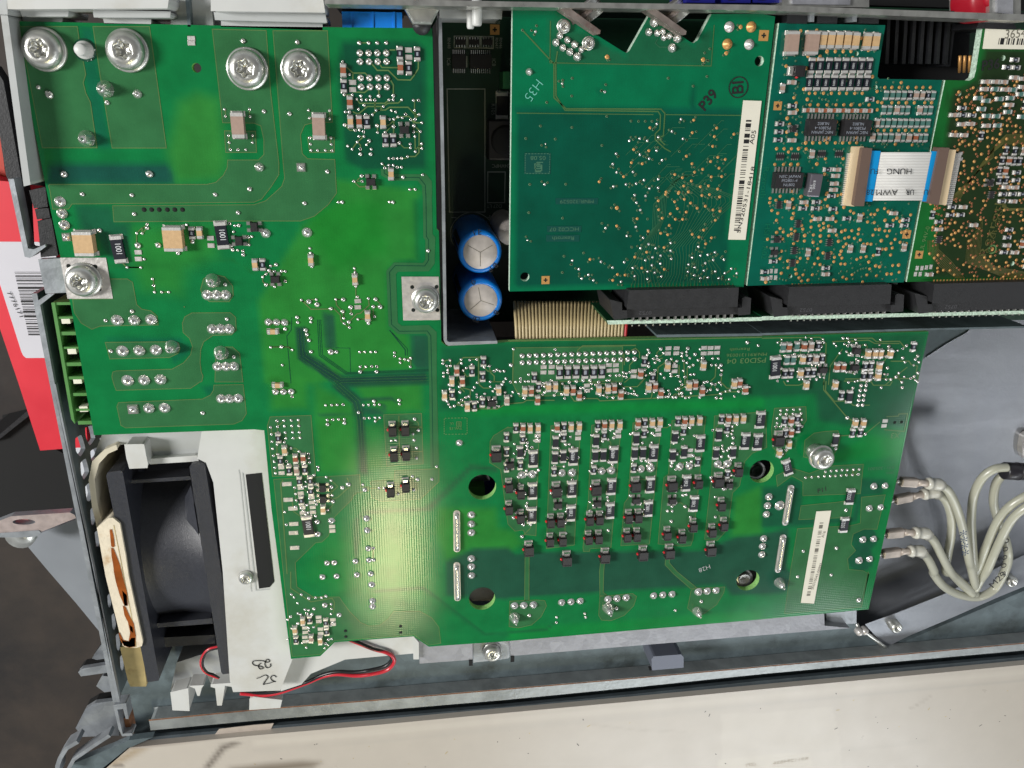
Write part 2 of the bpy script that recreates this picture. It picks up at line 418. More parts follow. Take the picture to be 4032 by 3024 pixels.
CH = {
 'k': ("chip_resistor", chip_mesh("chip_resistor", 1.0, 1.95, 0.5, M_blue_blk, marks=M_mark)),
 'm': ("chip_resistor", chip_mesh("chip_resistor", 1.25, 2.6, 0.55, M_blue_blk, marks=M_mark)),
 'g': ("chip_resistor", chip_mesh("chip_resistor", 1.0, 1.95, 0.5, M_teal)),
 'b': ("chip_capacitor", chip_mesh("chip_capacitor", 0.95, 1.9, 0.75, M_brown, tl=0.26)),
 'c': ("chip_capacitor", chip_mesh("chip_capacitor", 0.95, 1.9, 0.8, M_tan, tl=0.26)),
 'v': ("chip_capacitor", chip_mesh("chip_capacitor", 0.95, 1.9, 0.8, M_mauve, tl=0.26)),
 'L': ("large_capacitor", chip_mesh("large_capacitor", 1.75, 3.6, 1.3, M_tan, tl=0.17)),
 'x': ("large_capacitor", chip_mesh("large_capacitor", 2.2, 4.2, 1.6, M_mauve, tl=0.15)),
 'X': ("large_capacitor", chip_mesh("large_capacitor", 3.4, 4.3, 1.9, M_tan, tl=0.13)),
 'R': ("power_resistor", chip_mesh("power_resistor", 2.1, 4.75, 0.6, M_blue_blk, tl=0.13)),
 'r': ("power_resistor", chip_mesh("power_resistor", 1.85, 3.7, 0.6, M_blue_blk, tl=0.15)),
 'n': ("chip_resistor", chip_mesh("chip_resistor", 1.25, 2.7, 0.5, M_blue_blk, tl=0.16)),
}
def pad_mesh():
    b = MB(); b.box((0, 0, q(.06)), (q(1.25), q(.85), q(.12)), M_tin, taper=.92); return b.mesh("bare_pad")
CH['w'] = ("bare_pad", pad_mesh())
def sot_mesh():
    b = MB()
    for x in (-.62, .62):
        for y in (-1.0, 1.0):
            b.box((q(x), q(y), q(.16)), (q(.8), q(.8), q(.3)), M_solder, taper=.7)
    b.box((0, 0, q(.55)), (q(1.7), q(1.25), q(.9)), M_black, taper=.9); return b.mesh("small_transistor")
CH['s'] = ("small_transistor", sot_mesh())
def diode_mesh(w, l):
    b = MB()
    b.box((0, q(l * .34), q(.18)), (q(w * .86), q(l * .32), q(.36)), M_tin, taper=.95)
    b.box((0, q(l * .33), q(.75)), (q(w * .66), q(l * .22), q(.7)), M_solder, taper=.8)
    b.box((0, q(-l * .45), q(.12)), (q(w * .8), q(l * .12), q(.24)), M_term)
    b.box((0, q(-l * .1), q(.85)), (q(w), q(l * .62), q(1.5)), M_black, taper=.93)
    b.box((0, q(-l * .31), q(1.61)), (q(w * .8), q(l * .05), q(.02)), M_dark)
    b.lathe((q(-w * .53), q(-l * .05), q(.3)), [(q(.3), 0), (q(.27), q(.35)), (q(.12), q(.5)), (0, q(.54))], M_red, 8)
    return b.mesh("rectifier_diode")
CH['D'] = ("rectifier_diode", diode_mesh(2.15, 3.7)); CH['d'] = ("rectifier_diode", diode_mesh(1.65, 3.3))
def joint_mesh(name, r, h, pin=True, m=None):
    b = MB(); m = m or M_solder
    b.lathe((0, 0, 0), [(r * 1.12, 0), (r * 1.08, r * .06), (r * .93, h * .32), (r * .78, h * .55), (r * .6, h * .75), (r * .4, h * .9), (r * .2, h * .98), (0, h)], m, 14)
    if pin: b.lathe((0, 0, h * .8), [(r * .26, 0), (r * .24, h * .38), (r * .1, h * .46), (0, h * .47)], m, 8)
    return b.mesh(name)
J_big = joint_mesh("solder_joint", 1.0, 1.1); J_sm = joint_mesh("solder_joint", 1.0, .75, False)
def sq_joint():
    b = MB(); b.box((0, 0, .2), (2.1, 2.1, .4), M_solder, taper=.85); b.lathe((0, 0, .38), [(.8, 0), (.55, .35), (.25, .55), (0, .6)], M_solder, 10); return b.mesh("solder_joint")
J_sq = sq_joint()
def torx(name, rh, hh, wash=None, zw=0.5):
    """pan-head screw with six-lobe recess; radii and heights in mm"""
    b = MB(); n = 48
    prof = [(rh, 0), (rh * 1.0, hh * .25), (rh * .97, hh * .5), (rh * .86, hh * .78), (rh * .68, hh * .96), (rh * .53, hh), (rh * .43, hh * .985), (rh * .40, hh * .9), (rh * .36, hh * .42), (0, hh * .34)]
    star = [0, 0, 0, 0, 0, 0.0, .12, .17, .17, 0]
    b.lathe((0, 0, 0), [(q(r), q(z)) for r, z in prof], M_zinc, n, star=star)
    return b.mesh(name)
# ================================================================ MAIN BOARD
MAIN = tp(0,0,108,181) + tp(1,0,10,226,1533,243) + tp(1,0,1560,1400) + tp(1,1,1570,330,1590,350,1607,1110,1610,1302,1655,1338) + \
       tp(2,1,0,1302,1180,1272,2183,1256) + tp(3,1,1408,1190) + tp(3,2,1318,0) + tp(3,3,900,320,0,405) + tp(2,3,0,588) + \
       tp(1,3,1475,635,1345,548,680,598,560,715,312,738) + tp(1,2,150,1100,88,425) + tp(0,2,2183,416,808,466) + tp(0,1,610,1000,400,0)
HOLES = [(1899,1918,55),(1898,2357,52),(2999,1856,50),(2945,2285,47),(774,267,18),(3312,2369,11)]
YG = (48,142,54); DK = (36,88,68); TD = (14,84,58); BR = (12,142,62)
TONES = [
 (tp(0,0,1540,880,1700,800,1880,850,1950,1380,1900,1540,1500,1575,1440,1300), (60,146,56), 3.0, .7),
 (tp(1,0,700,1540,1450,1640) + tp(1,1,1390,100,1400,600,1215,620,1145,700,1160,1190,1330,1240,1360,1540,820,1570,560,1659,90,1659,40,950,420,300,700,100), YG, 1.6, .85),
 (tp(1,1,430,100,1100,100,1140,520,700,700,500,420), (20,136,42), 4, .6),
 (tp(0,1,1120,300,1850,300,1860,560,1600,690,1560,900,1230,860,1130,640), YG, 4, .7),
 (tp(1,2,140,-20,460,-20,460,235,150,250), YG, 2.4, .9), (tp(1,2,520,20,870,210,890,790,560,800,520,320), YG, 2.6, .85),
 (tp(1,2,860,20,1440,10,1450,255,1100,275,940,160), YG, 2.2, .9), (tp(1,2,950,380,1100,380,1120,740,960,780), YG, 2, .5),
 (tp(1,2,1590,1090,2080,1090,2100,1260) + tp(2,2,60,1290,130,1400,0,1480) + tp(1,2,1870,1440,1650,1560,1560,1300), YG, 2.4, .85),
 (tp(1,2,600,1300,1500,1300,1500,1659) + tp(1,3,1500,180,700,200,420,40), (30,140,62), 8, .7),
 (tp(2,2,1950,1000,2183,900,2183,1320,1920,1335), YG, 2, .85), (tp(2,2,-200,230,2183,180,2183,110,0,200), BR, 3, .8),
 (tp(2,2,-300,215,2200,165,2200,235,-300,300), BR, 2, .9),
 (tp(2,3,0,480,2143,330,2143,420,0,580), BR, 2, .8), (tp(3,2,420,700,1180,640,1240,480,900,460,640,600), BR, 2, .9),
 (tp(1,0,760,355,1400,355,1480,420,1480,1450,950,1465,790,1390,715,600), TD, 1.4, .95),
 (tp(0,0,420,1410,1440,1410,1490,1500,1490,1580,400,1580), (26,84,76), 1.4, .9),
 (tp(0,0,690,228,800,228,950,1270,820,1270,720,640), (16,104,78), 1.6, .8),
 (tp(0,1,640,120,965,135,985,275,1120,280,1100,680,930,560,850,430,690,330), (28,96,68), 1.6, .85),
 (tp(1,1,1610,1345) + tp(2,1,0,1310,2183,1262) + tp(3,1,1400,1195) + tp(3,2,1300,60,1230,380,700,380,500,340,460,110,0,140) + tp(2,2,2183,135,0,200) + tp(1,2,1590,260), (20,100,62), 1.8, .95),
 (tp(3,1,-30,1440,520,1650) + tp(3,2,0,110,450,95,470,330,1230,375,1290,100,900,-60), (32,92,66), 2, .6),
 (tp(1,2,1650,1550,1900,1440,2183,1430) + tp(2,2,60,1490,260,1470,1650,1460,1950,1345,2183,1320) + tp(3,2,230,1240) + tp(3,3,200,180,0,195) + tp(2,3,1880,200,1820,110,1530,130,0,225) + tp(1,3,2143,235,1620,205), DK, 1.3, .95),
 (tp(1,1,595,1050,690,1060,700,1360,620,1360), DK, .8, .9),
 (band(tp(1,1,400,1180,420,1420,740,1640,1500,1610), 44), (30,76,62), .5, 1.0), (band(tp(1,1,700,1659,) + tp(1,2,880,170,915,330,940,800), 38), (30,80,62), .6, .95),
 (tp(1,1,1355,1240,1500,1250,1510,1540,1400,1540,1360,1480), DK, .8, .9), (band(tp(1,2,870,180,880,250,1110,270,1110,200), 26), DK, .8, .8),
 (band(tp(1,2,870,165,1180,150,1240,180), 12), DK, .5, .8), (band(tp(1,2,560,300,880,270), 6), DK, .5, .7),
 (band(tp(1,2,2100,760,1870,740,1500,1100,950,1130,880,1200,885,1520), 20), (40,96,64), .7, .8),
 (band(tp(1,3,1000,170,1430,142,1950,535,2143,528) + tp(2,3,0,520,310,495,400,430), 11), (24,104,62), .5, .8),
 (band(tp(1,1,1385,80,1400,590,1220,640), 22), (24,112,56), 1., .7),
 (band(tp(0,1,560,655,1600,655,1660,592,2000,592,2183,720), 5), (30,110,50), .5, .7),
 (tp(0,1,910,1268,1560,1262,1600,1330,1640,1300,1640,1400,1480,1500,1480,1420,1560,1320,910,1305), (10,92,74), 1.2, .6),
 (tp(0,2,1740,60,1850,30,1850,110,1800,150), (10,92,74), 1.2, .6), (tp(0,0,200,1280,440,1270,450,1420,380,1450), (20,120,40), 2, .5),
 (tp(3,2,0,900,130,890,250,820,340,860,330,1160,760,1150,830,820,1060,830,1040,900,1010,960,860,980,800,1190,230,1235,0,1235), (24,92,66), 1.2, .85),
 (circle(t(3,2,860,1330), 52), (24,92,66), .7, .9), (circle(t(3,2,830,1500), 52), (24,92,66), .7, .9), (circle(t(3,3,150,70), 52), (24,88,66), .7, .9),
]
main = thing("main_circuit_board", "large L-shaped power circuit board filling the middle, cream barcode strip at its right end", "circuit board", W(1700, 1500, 0))
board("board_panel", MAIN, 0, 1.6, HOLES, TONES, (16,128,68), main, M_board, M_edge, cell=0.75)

# ---- copper pours that show through the mask
POURS = [
 tp(0,0,165,228,665,228,680,330,650,390,655,470,715,520,738,640,716,710,738,800,778,880,835,1270,365,1270),
 tp(0,0,800,228,1285,228,1430,1272,965,1272,860,640),
 [(836,115),(1048,120),(1066,366),(1098,640),(1098,687),(1069,733),(1030,784),(1000,796),(284,803),(270,823),(208,823),(197,750),(192,733),(194,726),(815,726),(850,718),(880,690),(895,660),(897,630),(1018,630),(1039,609),(1039,549),(1027,495),(1000,485),(877,483)],
 [(884,515),(1006,517),(1010,600),(889,600)],
 [(1075,121),(1289,121),(1309,481),(1230,484),(1200,492),(1183,531),(1190,605),(1211,625),(1318,628),(1325,760),(1293,805),(1238,851),(1183,870),(1000,870),(449,873),(444,810),(1000,806),(1046,791),(1092,750),(1110,733),(1121,701),(1115,641)],
 tp(1,0,460,1180,690,1180,690,1310,480,1310),
 tp(0,1,940,760,1095,760,1140,790,1175,980,1220,1020,1300,1035,1350,1080,1360,1155,860,1165,790,1192,700,1140,640,1050,625,934,968,930),
 tp(0,1,1750,760,1820,720,1930,740,2000,820,2005,900,1970,955,1800,955,1745,910,1725,850),
 tp(0,1,905,1305,1450,1300,1535,1310,1548,1360,1530,1400,1455,1435,945,1447),
 tp(0,1,1590,1085,1650,1052,1980,1050,2025,1090,2030,1200,1990,1240,1830,1245,1750,1300,1725,1370,1720,1480,1730,1560,1745,1595,1735,1640) + tp(0,2,1715,10,1640,62,1000,80,980,30) + tp(0,1,962,1600,970,1560,1000,1550,1480,1535,1580,1480,1640,1410,1655,1340,1630,1270,1575,1220,1568,1140),
 tp(0,1,1855,1400,1870,1345,2000,1345,2060,1400,2088,1645,1848,1645),
 tp(0,2,1840,35,2090,30,2118,280,2080,340,2010,370,1080,402,1040,380,1005,220,1020,185,1740,155,1810,120,1835,80),
 tp(1,2,1115,290,1440,278,1455,712,1140,732), tp(1,2,1210,770,1545,755,1590,750,1590,865,1430,1015,1100,1035,1015,1005,1003,960,1015,910,1002,880,1010,860,1120,855,1205,850),
 tp(1,2,140,308,490,295,530,812,160,820,115,385),
 tp(1,2,170,845,910,805,915,905,985,910,988,945,880,962,850,990,840,1020,690,1170,640,1330,585,1383,530,1390,355,1560,360,1659) + tp(1,3,362,130,500,215,720,215,750,260,810,340,900,430,970,460,1060,455,1130,400,1180,335,1400,335,1500,390,1560,470,1575,605,1475,620,1350,532,680,582,555,700,322,716),
 tp(1,2,2183,395,2060,470,2030,520,2025,700,2120,760) + tp(2,2,0,1230,60,1290,130,1280,150,1320,210,1325,240,1330,270,385,0,400),
 tp(2,2,370,385,625,362,570,1410,330,1440,345,1000), tp(2,2,720,380,975,345,885,1430,705,1440,700,1465,650,1465,645,1430,690,1040),
 tp(2,2,1075,360,1320,325,1215,1400,970,1415,1000,1050,1035,1000), tp(2,2,1410,340,1700,305,1590,1360,1570,1415,1500,1420,1290,1400,1340,830,1380,800),
 tp(2,2,1775,300,2183,266) + tp(3,2,30,240,40,560) + tp(2,2,2100,620,2035,690,1990,900,1930,960,1890,1270,1800,1370,1690,1360,1750,800),
 tp(2,2,147,1500,182,1500) + tp(2,3,177,245,140,245), tp(2,2,795,1560,830,1560) + tp(2,3,808,0,803,175,840,205,775,205,772,0),
 tp(2,2,1355,1520,1390,1520,1385,1560) + tp(2,3,1425,0,1590,135,1545,148,1395,18) + tp(2,2,1350,1580),
 tp(2,3,15,250,240,240,310,245,325,290,280,380,200,450,90,475,10,465), tp(2,3,775,210,1050,185,1085,210,1060,290,980,370,870,415,790,410,765,370), tp(2,3,1545,160,1580,140,1830,130,1820,180,1760,280,1640,365,1570,355,1515,310),
 tp(2,1,50,1352,985,1340,985,1640) + tp(2,2,450,5,450,125,100,135,40,20),
 tp(3,2,855,702,830,950,345,968,345,850,250,800,130,890,120,800,250,735,400,780,560,718), tp(3,2,310,1170,330,1052,640,1022,770,1000,745,1150),
 tp(3,2,300,1245,740,1222,830,1200,840,980,1040,960,970,1250,860,1250,770,1290,752,1380,790,1430,722,1500,730,1590,850,1600,905,1629) + tp(3,3,895,0,840,300,190,355,240,0),
 tp(3,2,350,640,362,500,440,440,530,425,640,420,660,470,640,570,600,625,480,670),
 tp(3,2,105,230,370,215,375,330,330,400,250,470,240,560,180,640,90,560,80,400),
]
cp = MB()
for i, p in enumerate(POURS):
    w = PX(p, 0); cp.sheet(w, q(.035), M_cop); cp.ribbon(w, q(.13), q(.05), M_copl, closed=True)
cp.build("copper_pour", main)
# ---- traces
tr = MB()
def trace(parts, w, m=None, z=.07): tr.ribbon([tuple(W(*p))[:2] for p in parts], q(w), q(z), m or M_copl)
TA = tp(1,0,1118,1450,1120,1490,1180,1524,1420,1525,1472,1590,1475,1659) + tp(1,1,1478,60,1482,395,1500,420,1500,600,1468,648,1215,645,1165,700,1182,1150,1250,1210,1490,1207,1520,1250,1530,1659) + tp(1,2,1540,745)
TB = tp(1,0,1455,1505,1505,1565,1508,1659) + tp(1,1,1505,60,1512,385,1535,410,1530,620,1490,672,1225,676,1197,712,1213,1145,1262,1185,1495,1178,1548,1225,1550,1659) + tp(1,2,1570,740)
trace(TA, 1.15, M_cop, .045); trace(TB, 1.0, M_cop, .05)
trace(TA, .14, M_copd, .06)
for s in ["1,0:1165,430 1215,430", "1,0:800,580 850,628 955,628 985,660", "1,0:850,628 850,700", "1,0:1010,545 1060,605 1155,605 1235,685 1345,688 1383,640", "1,0:1075,545 1100,580 1250,582", "1,0:1413,490 1412,590 1385,635",
 "1,0:1175,690 1198,730 1198,820", "1,0:1073,770 1073,825", "1,0:850,790 950,795 990,765", "1,0:883,855 910,888 1125,888 1160,858", "1,0:850,960 880,975 905,975 975,915 1110,915", "1,0:1112,915 1150,888 1240,885 1270,858",
 "1,0:1050,948 1130,945 1165,922 1325,922 1385,985 1418,985", "1,0:1120,1090 1165,1070 1235,1005 1330,1000 1390,1055 1443,1055", "1,0:843,1282 888,1220 945,1172", "1,0:1320,1345 1385,1345 1418,1310 1420,1120 1375,1080", "1,0:1383,1172 1387,1303", "1,0:858,1558 905,1605 975,1605", "1,0:1200,1088 1200,1190",
 "0,1:1040,610 1092,660 1210,662", "1,1:407,940 490,1020 690,1018 742,1070 748,1120 775,1143", "1,1:703,935 710,985 762,1040 772,1098", "1,1:983,928 990,985 915,1055 885,1060 820,1125", "1,1:893,1107 970,1100", "1,1:143,1347 235,1345 300,1347 328,1370",
 "1,1:1297,1450 1347,1440", "2,1:45,1362 40,1659", "2,1:600,1420 600,1370 640,1335 1100,1330", "2,1:1000,1500 995,1400", "2,1:1130,1440 1130,1390 1095,1355 1055,1375", "2,1:1282,1450 1330,1440", "2,1:700,1420 740,1380", "2,1:0,1290 1100,1282 2183,1262",
 "3,1:0,1245 490,1238 540,1290 535,1500 520,1640", "3,1:590,1275 900,1262 950,1290 1160,1290", "3,1:700,1248 930,1245 965,1275 1160,1272 1200,1320", "3,1:560,1640 575,1480 680,1335", "3,1:1085,1440 1240,1440 1260,1470 1310,1480 1300,1540", "3,1:1040,1640 1225,1490", "3,1:700,1590 1285,1585",
 "3,2:520,0 520,75 720,310 790,350", "3,2:540,0 535,80 610,170 740,168", "3,2:740,180 770,205 910,203", "3,2:870,447 995,345", "3,2:1050,300 1150,295 1155,278 1228,275 1200,425 1030,410", "3,2:690,0 920,5 940,35 1080,35 1100,0", "3,2:180,0 200,35 310,35 350,20",
 "2,2:0,195 130,185 160,165 400,165", "2,2:540,130 570,172 640,170 650,150 770,150 790,170 1230,148 1240,100", "2,2:1240,148 1400,140 1440,110 1480,135 1810,115 1830,95 2000,90", "2,2:820,60 830,130 900,135 1000,110", "2,2:950,10 990,50 1110,48 1160,0", "2,2:1450,90 1530,40", "2,2:1820,0 1880,60 1960,70",
 "2,2:640,30 700,15 820,20 900,50", "2,2:60,60 100,130", "1,2:1810,0 1800,60 1860,75 1855,200 1820,235 2090,240 2150,205", "1,2:1780,210 1745,205 1750,180 1830,180", "1,2:1940,0 1935,30 1970,60 2025,60", "1,2:1755,0 1780,60 1810,95", "1,1:1780,1455 1800,1435 1960,1432", "1,1:1930,1440 1930,1640",
 "1,1:1745,1620 1742,1500 1780,1460", "1,1:1800,1560 1830,1600 1860,1590", "1,1:2023,1508 2030,1560 2065,1595 2065,1650", "2,1:1360,1470 1290,1520 1280,1640", "2,1:1510,1460 1520,1659", "2,1:1540,1520 1540,1659", "2,1:1787,1500 1780,1600 1740,1640", "2,1:1840,1550 1830,1640", "2,1:1470,1500 1470,1600", "2,1:1000,1650 1110,1560", "2,1:1130,1659 1180,1610",
 "2,1:1090,1450 1045,1500 1045,1560", "2,1:900,1500 950,1450", "1,2:250,850 230,880 285,1659", "1,2:1120,398 1445,395", "1,2:1130,612 1450,605", "1,2:1245,300 1250,600", "1,2:800,830 830,900 720,1000 620,1030", "1,2:640,830 720,905 640,980", "1,2:330,1040 340,1120 440,1190", "1,3:310,0 310,140 480,255 660,225 680,260 670,350",
 "0,1:1580,1000 1590,1000", "3,2:660,462 760,458"]:
    hd, body = s.split(":"); c_, r_ = map(int, hd.split(",")); pts = [t(c_, r_, *map(float, p.split(","))) for p in body.split()]
    trace(pts, .22)
# buried lines in the bus of inner-layer conductors
M_bus = mat("bus_gap", (40, 124, 52), 0.3, gain=.7)
for k in range(3):
    o1 = k * 30 - 32
    tr.ribbon([tuple(W(*p))[:2] for p in tp(1,1,405+o1*.9,1170,425+o1*.9,1425-o1*.4,745+o1*.45,1628-o1*.75,1500,1608-o1*.8)], q(.06), q(.03), M_bus)
    tr.ribbon([tuple(W(*p))[:2] for p in tp(1,1,690+o1,1640) + tp(1,2,880+o1,180-o1*.3,915+o1*.9,330,940+o1*.6,790)], q(.07), q(.03), M_bus)
for k in range(3):
    tr.ribbon([tuple(W(*p))[:2] for p in tp(1,1,545+k*14,1110,560+k*14,1420-k*4,790+k*6,1580-k*8,1500,1552-k*8)], q(.12), q(.032), M_copd)
tr.ribbon([tuple(W(*p))[:2] for p in tp(1,1,325,1090,320,1200,282,1250,318,1659)], q(.12), q(.03), M_copd)
tr.ribbon([tuple(W(*p))[:2] for p in tp(1,1,830,1580,825,1355,700,1352)], q(.10), q(.03), M_copd)
tr.ribbon([tuple(W(*p))[:2] for p in tp(1,1,1165,1200,1300,1370,1302,1420)], q(.2), q(.03), M_copd); tr.ribbon([tuple(W(*p))[:2] for p in tp(1,1,1185,1220,1318,1360,1320,1420)], q(.12), q(.03), M_copd)
tr_o = tr
# ---- writing etched in the copper
def wr(name, s, c, r, x, y, hpx, rot, m, parent, z=.08, **k):
    p = t(c, r, x, y); kk = K4 if c == 3 else K
    return text(name, s, p[0], p[1], z, sz(p[0], p[1], hpx / kk, z), rot, m, parent, **k)
text("etched_writing", "Rexroth", 2913, 1375, .08, sz(2900,1400,13), 180, M_silk, main, sq=1.35)
text("etched_writing", "MN:R911310036", 2941, 1396, .08, sz(2900,1400,13), 180, M_silk, main, sq=1.32)
text("etched_writing", "PSD03 04", 2940, 1419, .08, sz(2900,1400,21), 180, M_silk, main, sq=1.38)
wr("etched_writing", "X3", 3, 2, 1125, 458, 50, 180, M_silk, main); wr("etched_writing", "R911305001", 3, 2, 1005, 735, 28, 180, M_silkd, main, sq=1.2); wr("etched_writing", "28041", 3, 2, 1080, 775, 22, 180, M_silkd, main)
wr("pen_writing", "P11", 3, 2, 510, 922, 42, 14, M_ink, main); wr("chalk_writing", "H28", 2, 2, 1690, 1610, 44, 200, M_print, main, off=-.02)
wr("etched_writing", "TW-15", 1, 2, 1735, 405, 26, 180, M_silk, main); wr("etched_writing", "UL", 1, 2, 1700, 365, 20, 180, M_silk, main)
b = MB(); b.ribbon(PX(tp(1,2,1742,350,1780,350,1780,387,1742,387), 0), q(.12), q(.08), M_silk, closed=True); b.ribbon(PX(tp(1,2,1755,360,1768,360,1768,378,1755,378), 0), q(.1), q(.08), M_silk, closed=True)
fr = tp(1,2,1635,320,1832,315,1832,455,1635,458)
for i in range(4):
    a, c = np.array(fr[i]), np.array(fr[(i + 1) % 4])
    for k in range(7):
        p0, p1 = a + (c - a) * (k + .15) / 7, a + (c - a) * (k + .7) / 7; b.ribbon([tuple(W(*p0))[:2], tuple(W(*p1))[:2]], q(.14), q(.08), M_silk)
b.build("approval_mark", main)
# ---- tinned plates round the clamp screws, bus-bar pins
b = MB(); b.prism(PX(tp(0,1,517,577,912,577,972,928,582,930), 0), q(.02), q(.12), M_tin)
for p in tp(0,1,818,655,852,848,590,650): b.lathe(tuple(W(*p, .12)), [(q(.42), 0), (q(.4), q(.02)), (0, q(.02))], M_hole, 10)
b.build("tinned_plate", main)
b = MB(); b.prism(PX(tp(1,1,1268,740,1588,740,1602,1112,1283,1116), 0), q(.02), q(.12), M_tin)
for p in tp(1,1,1360,830,1570,828,1370,1028,1577,1028): b.lathe(tuple(W(*p, .12)), [(q(.4), 0), (q(.38), q(.02)), (0, q(.02))], M_hole, 10)
b.build("tinned_plate", main)
for (a, c_) in ((t(1,2,1743,1140), t(1,2,1745,1448)), (t(1,2,1743,1585), t(1,3,1718,228)), (t(3,2,248,905), t(3,2,200,1198)), (t(3,2,182,1322), t(3,2,138,1598))):
    A, B = W(*a, .3), W(*c_, .3); b = MB(); n = 8
    pts = [A.lerp(B, i / n) for i in range(n + 1)]
    d = (B - A).normalized(); s_ = Vector((-d.y, d.x, 0)); rr = q(.72)
    poly = []
    for k in range(9): a_ = math.pi * k / 8; poly.append(tuple((B + d * math.sin(a_) * rr + s_ * math.cos(a_) * rr))[:2])
    for k in range(9): a_ = math.pi * k / 8; poly.append(tuple((A - d * math.sin(a_) * rr - s_ * math.cos(a_) * rr))[:2])
    b.prism(poly, q(.02), q(.25), M_tin); b.tube([p + Vector((0, 0, q(.3))) for p in pts], q(.5), M_solder, 10)
    b.build("soldered_blade", main)
# ---- components
def comps(parent, txt, z=0.0, sc=1.0):
    for ln in txt.strip().split("\n"):
        hd, body = ln.strip().split(":", 1); c_, r_ = int(hd[0]), int(hd[1])
        for it in body.split():
            k = it[0]; a = it[1:].split(","); x, y = float(a[0]), float(a[1]); ang = float(a[2]) if len(a) > 2 else 0
            nm, me = CH[k]; p = t(c_, r_, x, y); jit = random.uniform(-1.5, 1.5)
            zz = .06
            put(nm, me, parent, W(p[0], p[1], z + zz - .02), math.radians(ang + jit), scale=(sc * SC.get(k, 1), sc * SC.get(k, 1), sc))
SC = {}
comps(main, """
00:x2055,1075 w1645,332 w1645,368
10:x562,1085 k1253,460 w1328,430 w1330,492 k1403,465 b1258,582 k1330,585 b768,605 k772,740 w848,708 w848,770 b825,880 c830,1045 b905,1045 k970,1048 c1110,1050 k1130,1205 k1197,1205 c1178,1495 s1293,1115 s1005,1562
01:X745,445 X1505,405 R1022,502,4 R1910,382,2 k1652,365 c1720,362 s2057,430,90 w1188,530 w1190,588 w1810,410 w1815,473
11:c490,595 c868,762 s5,310,90 k75,635 c12,635 s185,760 c977,1075 w893,950 w893,1003 c165,1207,90 k1972,1467 b1742,1545 k1873,1550 k1965,1597 c1700,1635 b1790,1635
12:c205,30,90 k210,487 c265,590 k228,680 b358,663 b425,657 k303,763 v368,760 k438,757 w235,742 w238,790 d1190,405 d1300,400 d1203,620 d1307,612 d1175,925 d1303,885 k392,857 k484,853 k490,940 k408,1022 w402,918 w402,965 w495,1000 w497,1043 w417,1087 w505,1085 w420,1132 w507,1127 s590,910,90 s595,1005,90 c595,1097 R465,1245,3 w672,1250 w675,1288 c1637,120 k1703,115 k1963,180 s2043,185 c1833,215 k1893,213 c2102,75 v2172,160 D2080,620 k2170,480 k2170,605 k2170,740
21:m442,1560 m513,1558 m585,1555 m663,1558 m735,1555 m805,1553 w307,1517 w377,1515 w305,1563 w373,1563 w868,1500 w928,1500 w870,1547 w928,1545 w1083,1553 w1080,1597 w1380,1355 w1450,1355 w1375,1400 w1447,1398 w1687,1352 w1742,1352 w1800,1350 w1683,1400 w1740,1397 w1795,1395 w1433,1508 w1432,1553 k225,1603 k1170,1465 k1240,1603 b1137,1572 c1368,1508 c1675,1500
22:c143,85 b198,82 k262,45 c347,45 c405,43 c500,78 b557,75 b610,120 b253,158 c778,70 c857,62 b910,57 b967,113 c1205,50 b1260,43 b1310,100 c1553,35 b1605,28 b1665,83 c1940,20 b1985,12 b2035,70 w680,38 w680,82
22:k67,402 b127,400 c188,402 c257,400 k125,495 n102,610 k105,720 w255,470 w255,512 r215,665 d107,945 r210,942 d105,1155 r205,1150 D175,1430 s15,715 d5,890 d5,1080
22:b420,395 k480,392 c540,390 c610,388 k478,480 n408,525 w603,450 w603,492 n403,655 n473,645 r560,648 k395,775 D412,925 r547,925 s428,1060 r540,1130 d362,1192 d447,1187 d357,1355 d465,1350 D500,1515
22:k770,378 b827,375 c888,373 c958,373 k825,462 n755,510 w948,433 w948,475 n748,638 n817,635 r905,630 k735,760 D753,910 r887,903 s765,1045 r875,1110 d697,1172 d780,1167 d687,1335 d773,1330 D828,1490
22:b1115,360 k1172,357 c1237,355 c1303,352 k1167,445 n1100,495 w1292,418 w1292,460 n1087,618 n1157,615 r1247,615 k1080,745 D1090,882 r1220,888 s1097,1020 r1203,1092 d1030,1155 d1112,1150 d1017,1315 d1100,1310 D1153,1470
22:k1458,343 b1515,340 c1573,338 c1643,335 k1507,425 n1432,480 n1412,637 n1510,608 w1567,595 w1562,640 r1650,533 k1627,690 D1403,877 r1530,873 d1628,858 s1408,1022 r1595,1050 d1583,1230 d1360,1300 d1487,1325 D1380,1455
22:k1832,325 b1890,323 c1952,322 c2017,318 k1880,405 n1808,460 n1785,618 n1930,610 r2035,513 d1970,755 D1800,845 k1882,795 s1893,887 d1825,1050 d1845,1220 d1745,1275 D1735,1432 r2165,330 r2143,520
31:g175,1322 b222,1318 g290,1313 b350,1313 v407,1308 k470,1308 g207,1427 g260,1425 c338,1420 k395,1420 v447,1418 k503,1415 R108,1490,3 k190,1542 k240,1540 c320,1538 k378,1535 k428,1533 s505,1510 s788,1350 c888,1375 c945,1373 c992,1372 c1075,1372 k1272,1315 b625,1488 b678,1487 s773,1490 k865,1480 k915,1477 c982,1482 k852,1563 k905,1562 c972,1560
32:c368,28 c612,28 k667,118 n733,130 c780,350 c848,350 k760,435 k825,430 n615,495 k185,335 b240,330 k293,315 k300,395 b240,430 k193,435 D130,480 c222,528 c140,600 r210,725,18 r738,972 r688,1210 w1040,337 w1030,378
13:c413,410 k470,400 k607,425 c347,485 k613,500 k355,573 v483,557 c560,573 w545,385 w548,420 w665,407 w668,445 w430,475 w433,513 w562,485 w563,522 w430,553 w433,590
""")
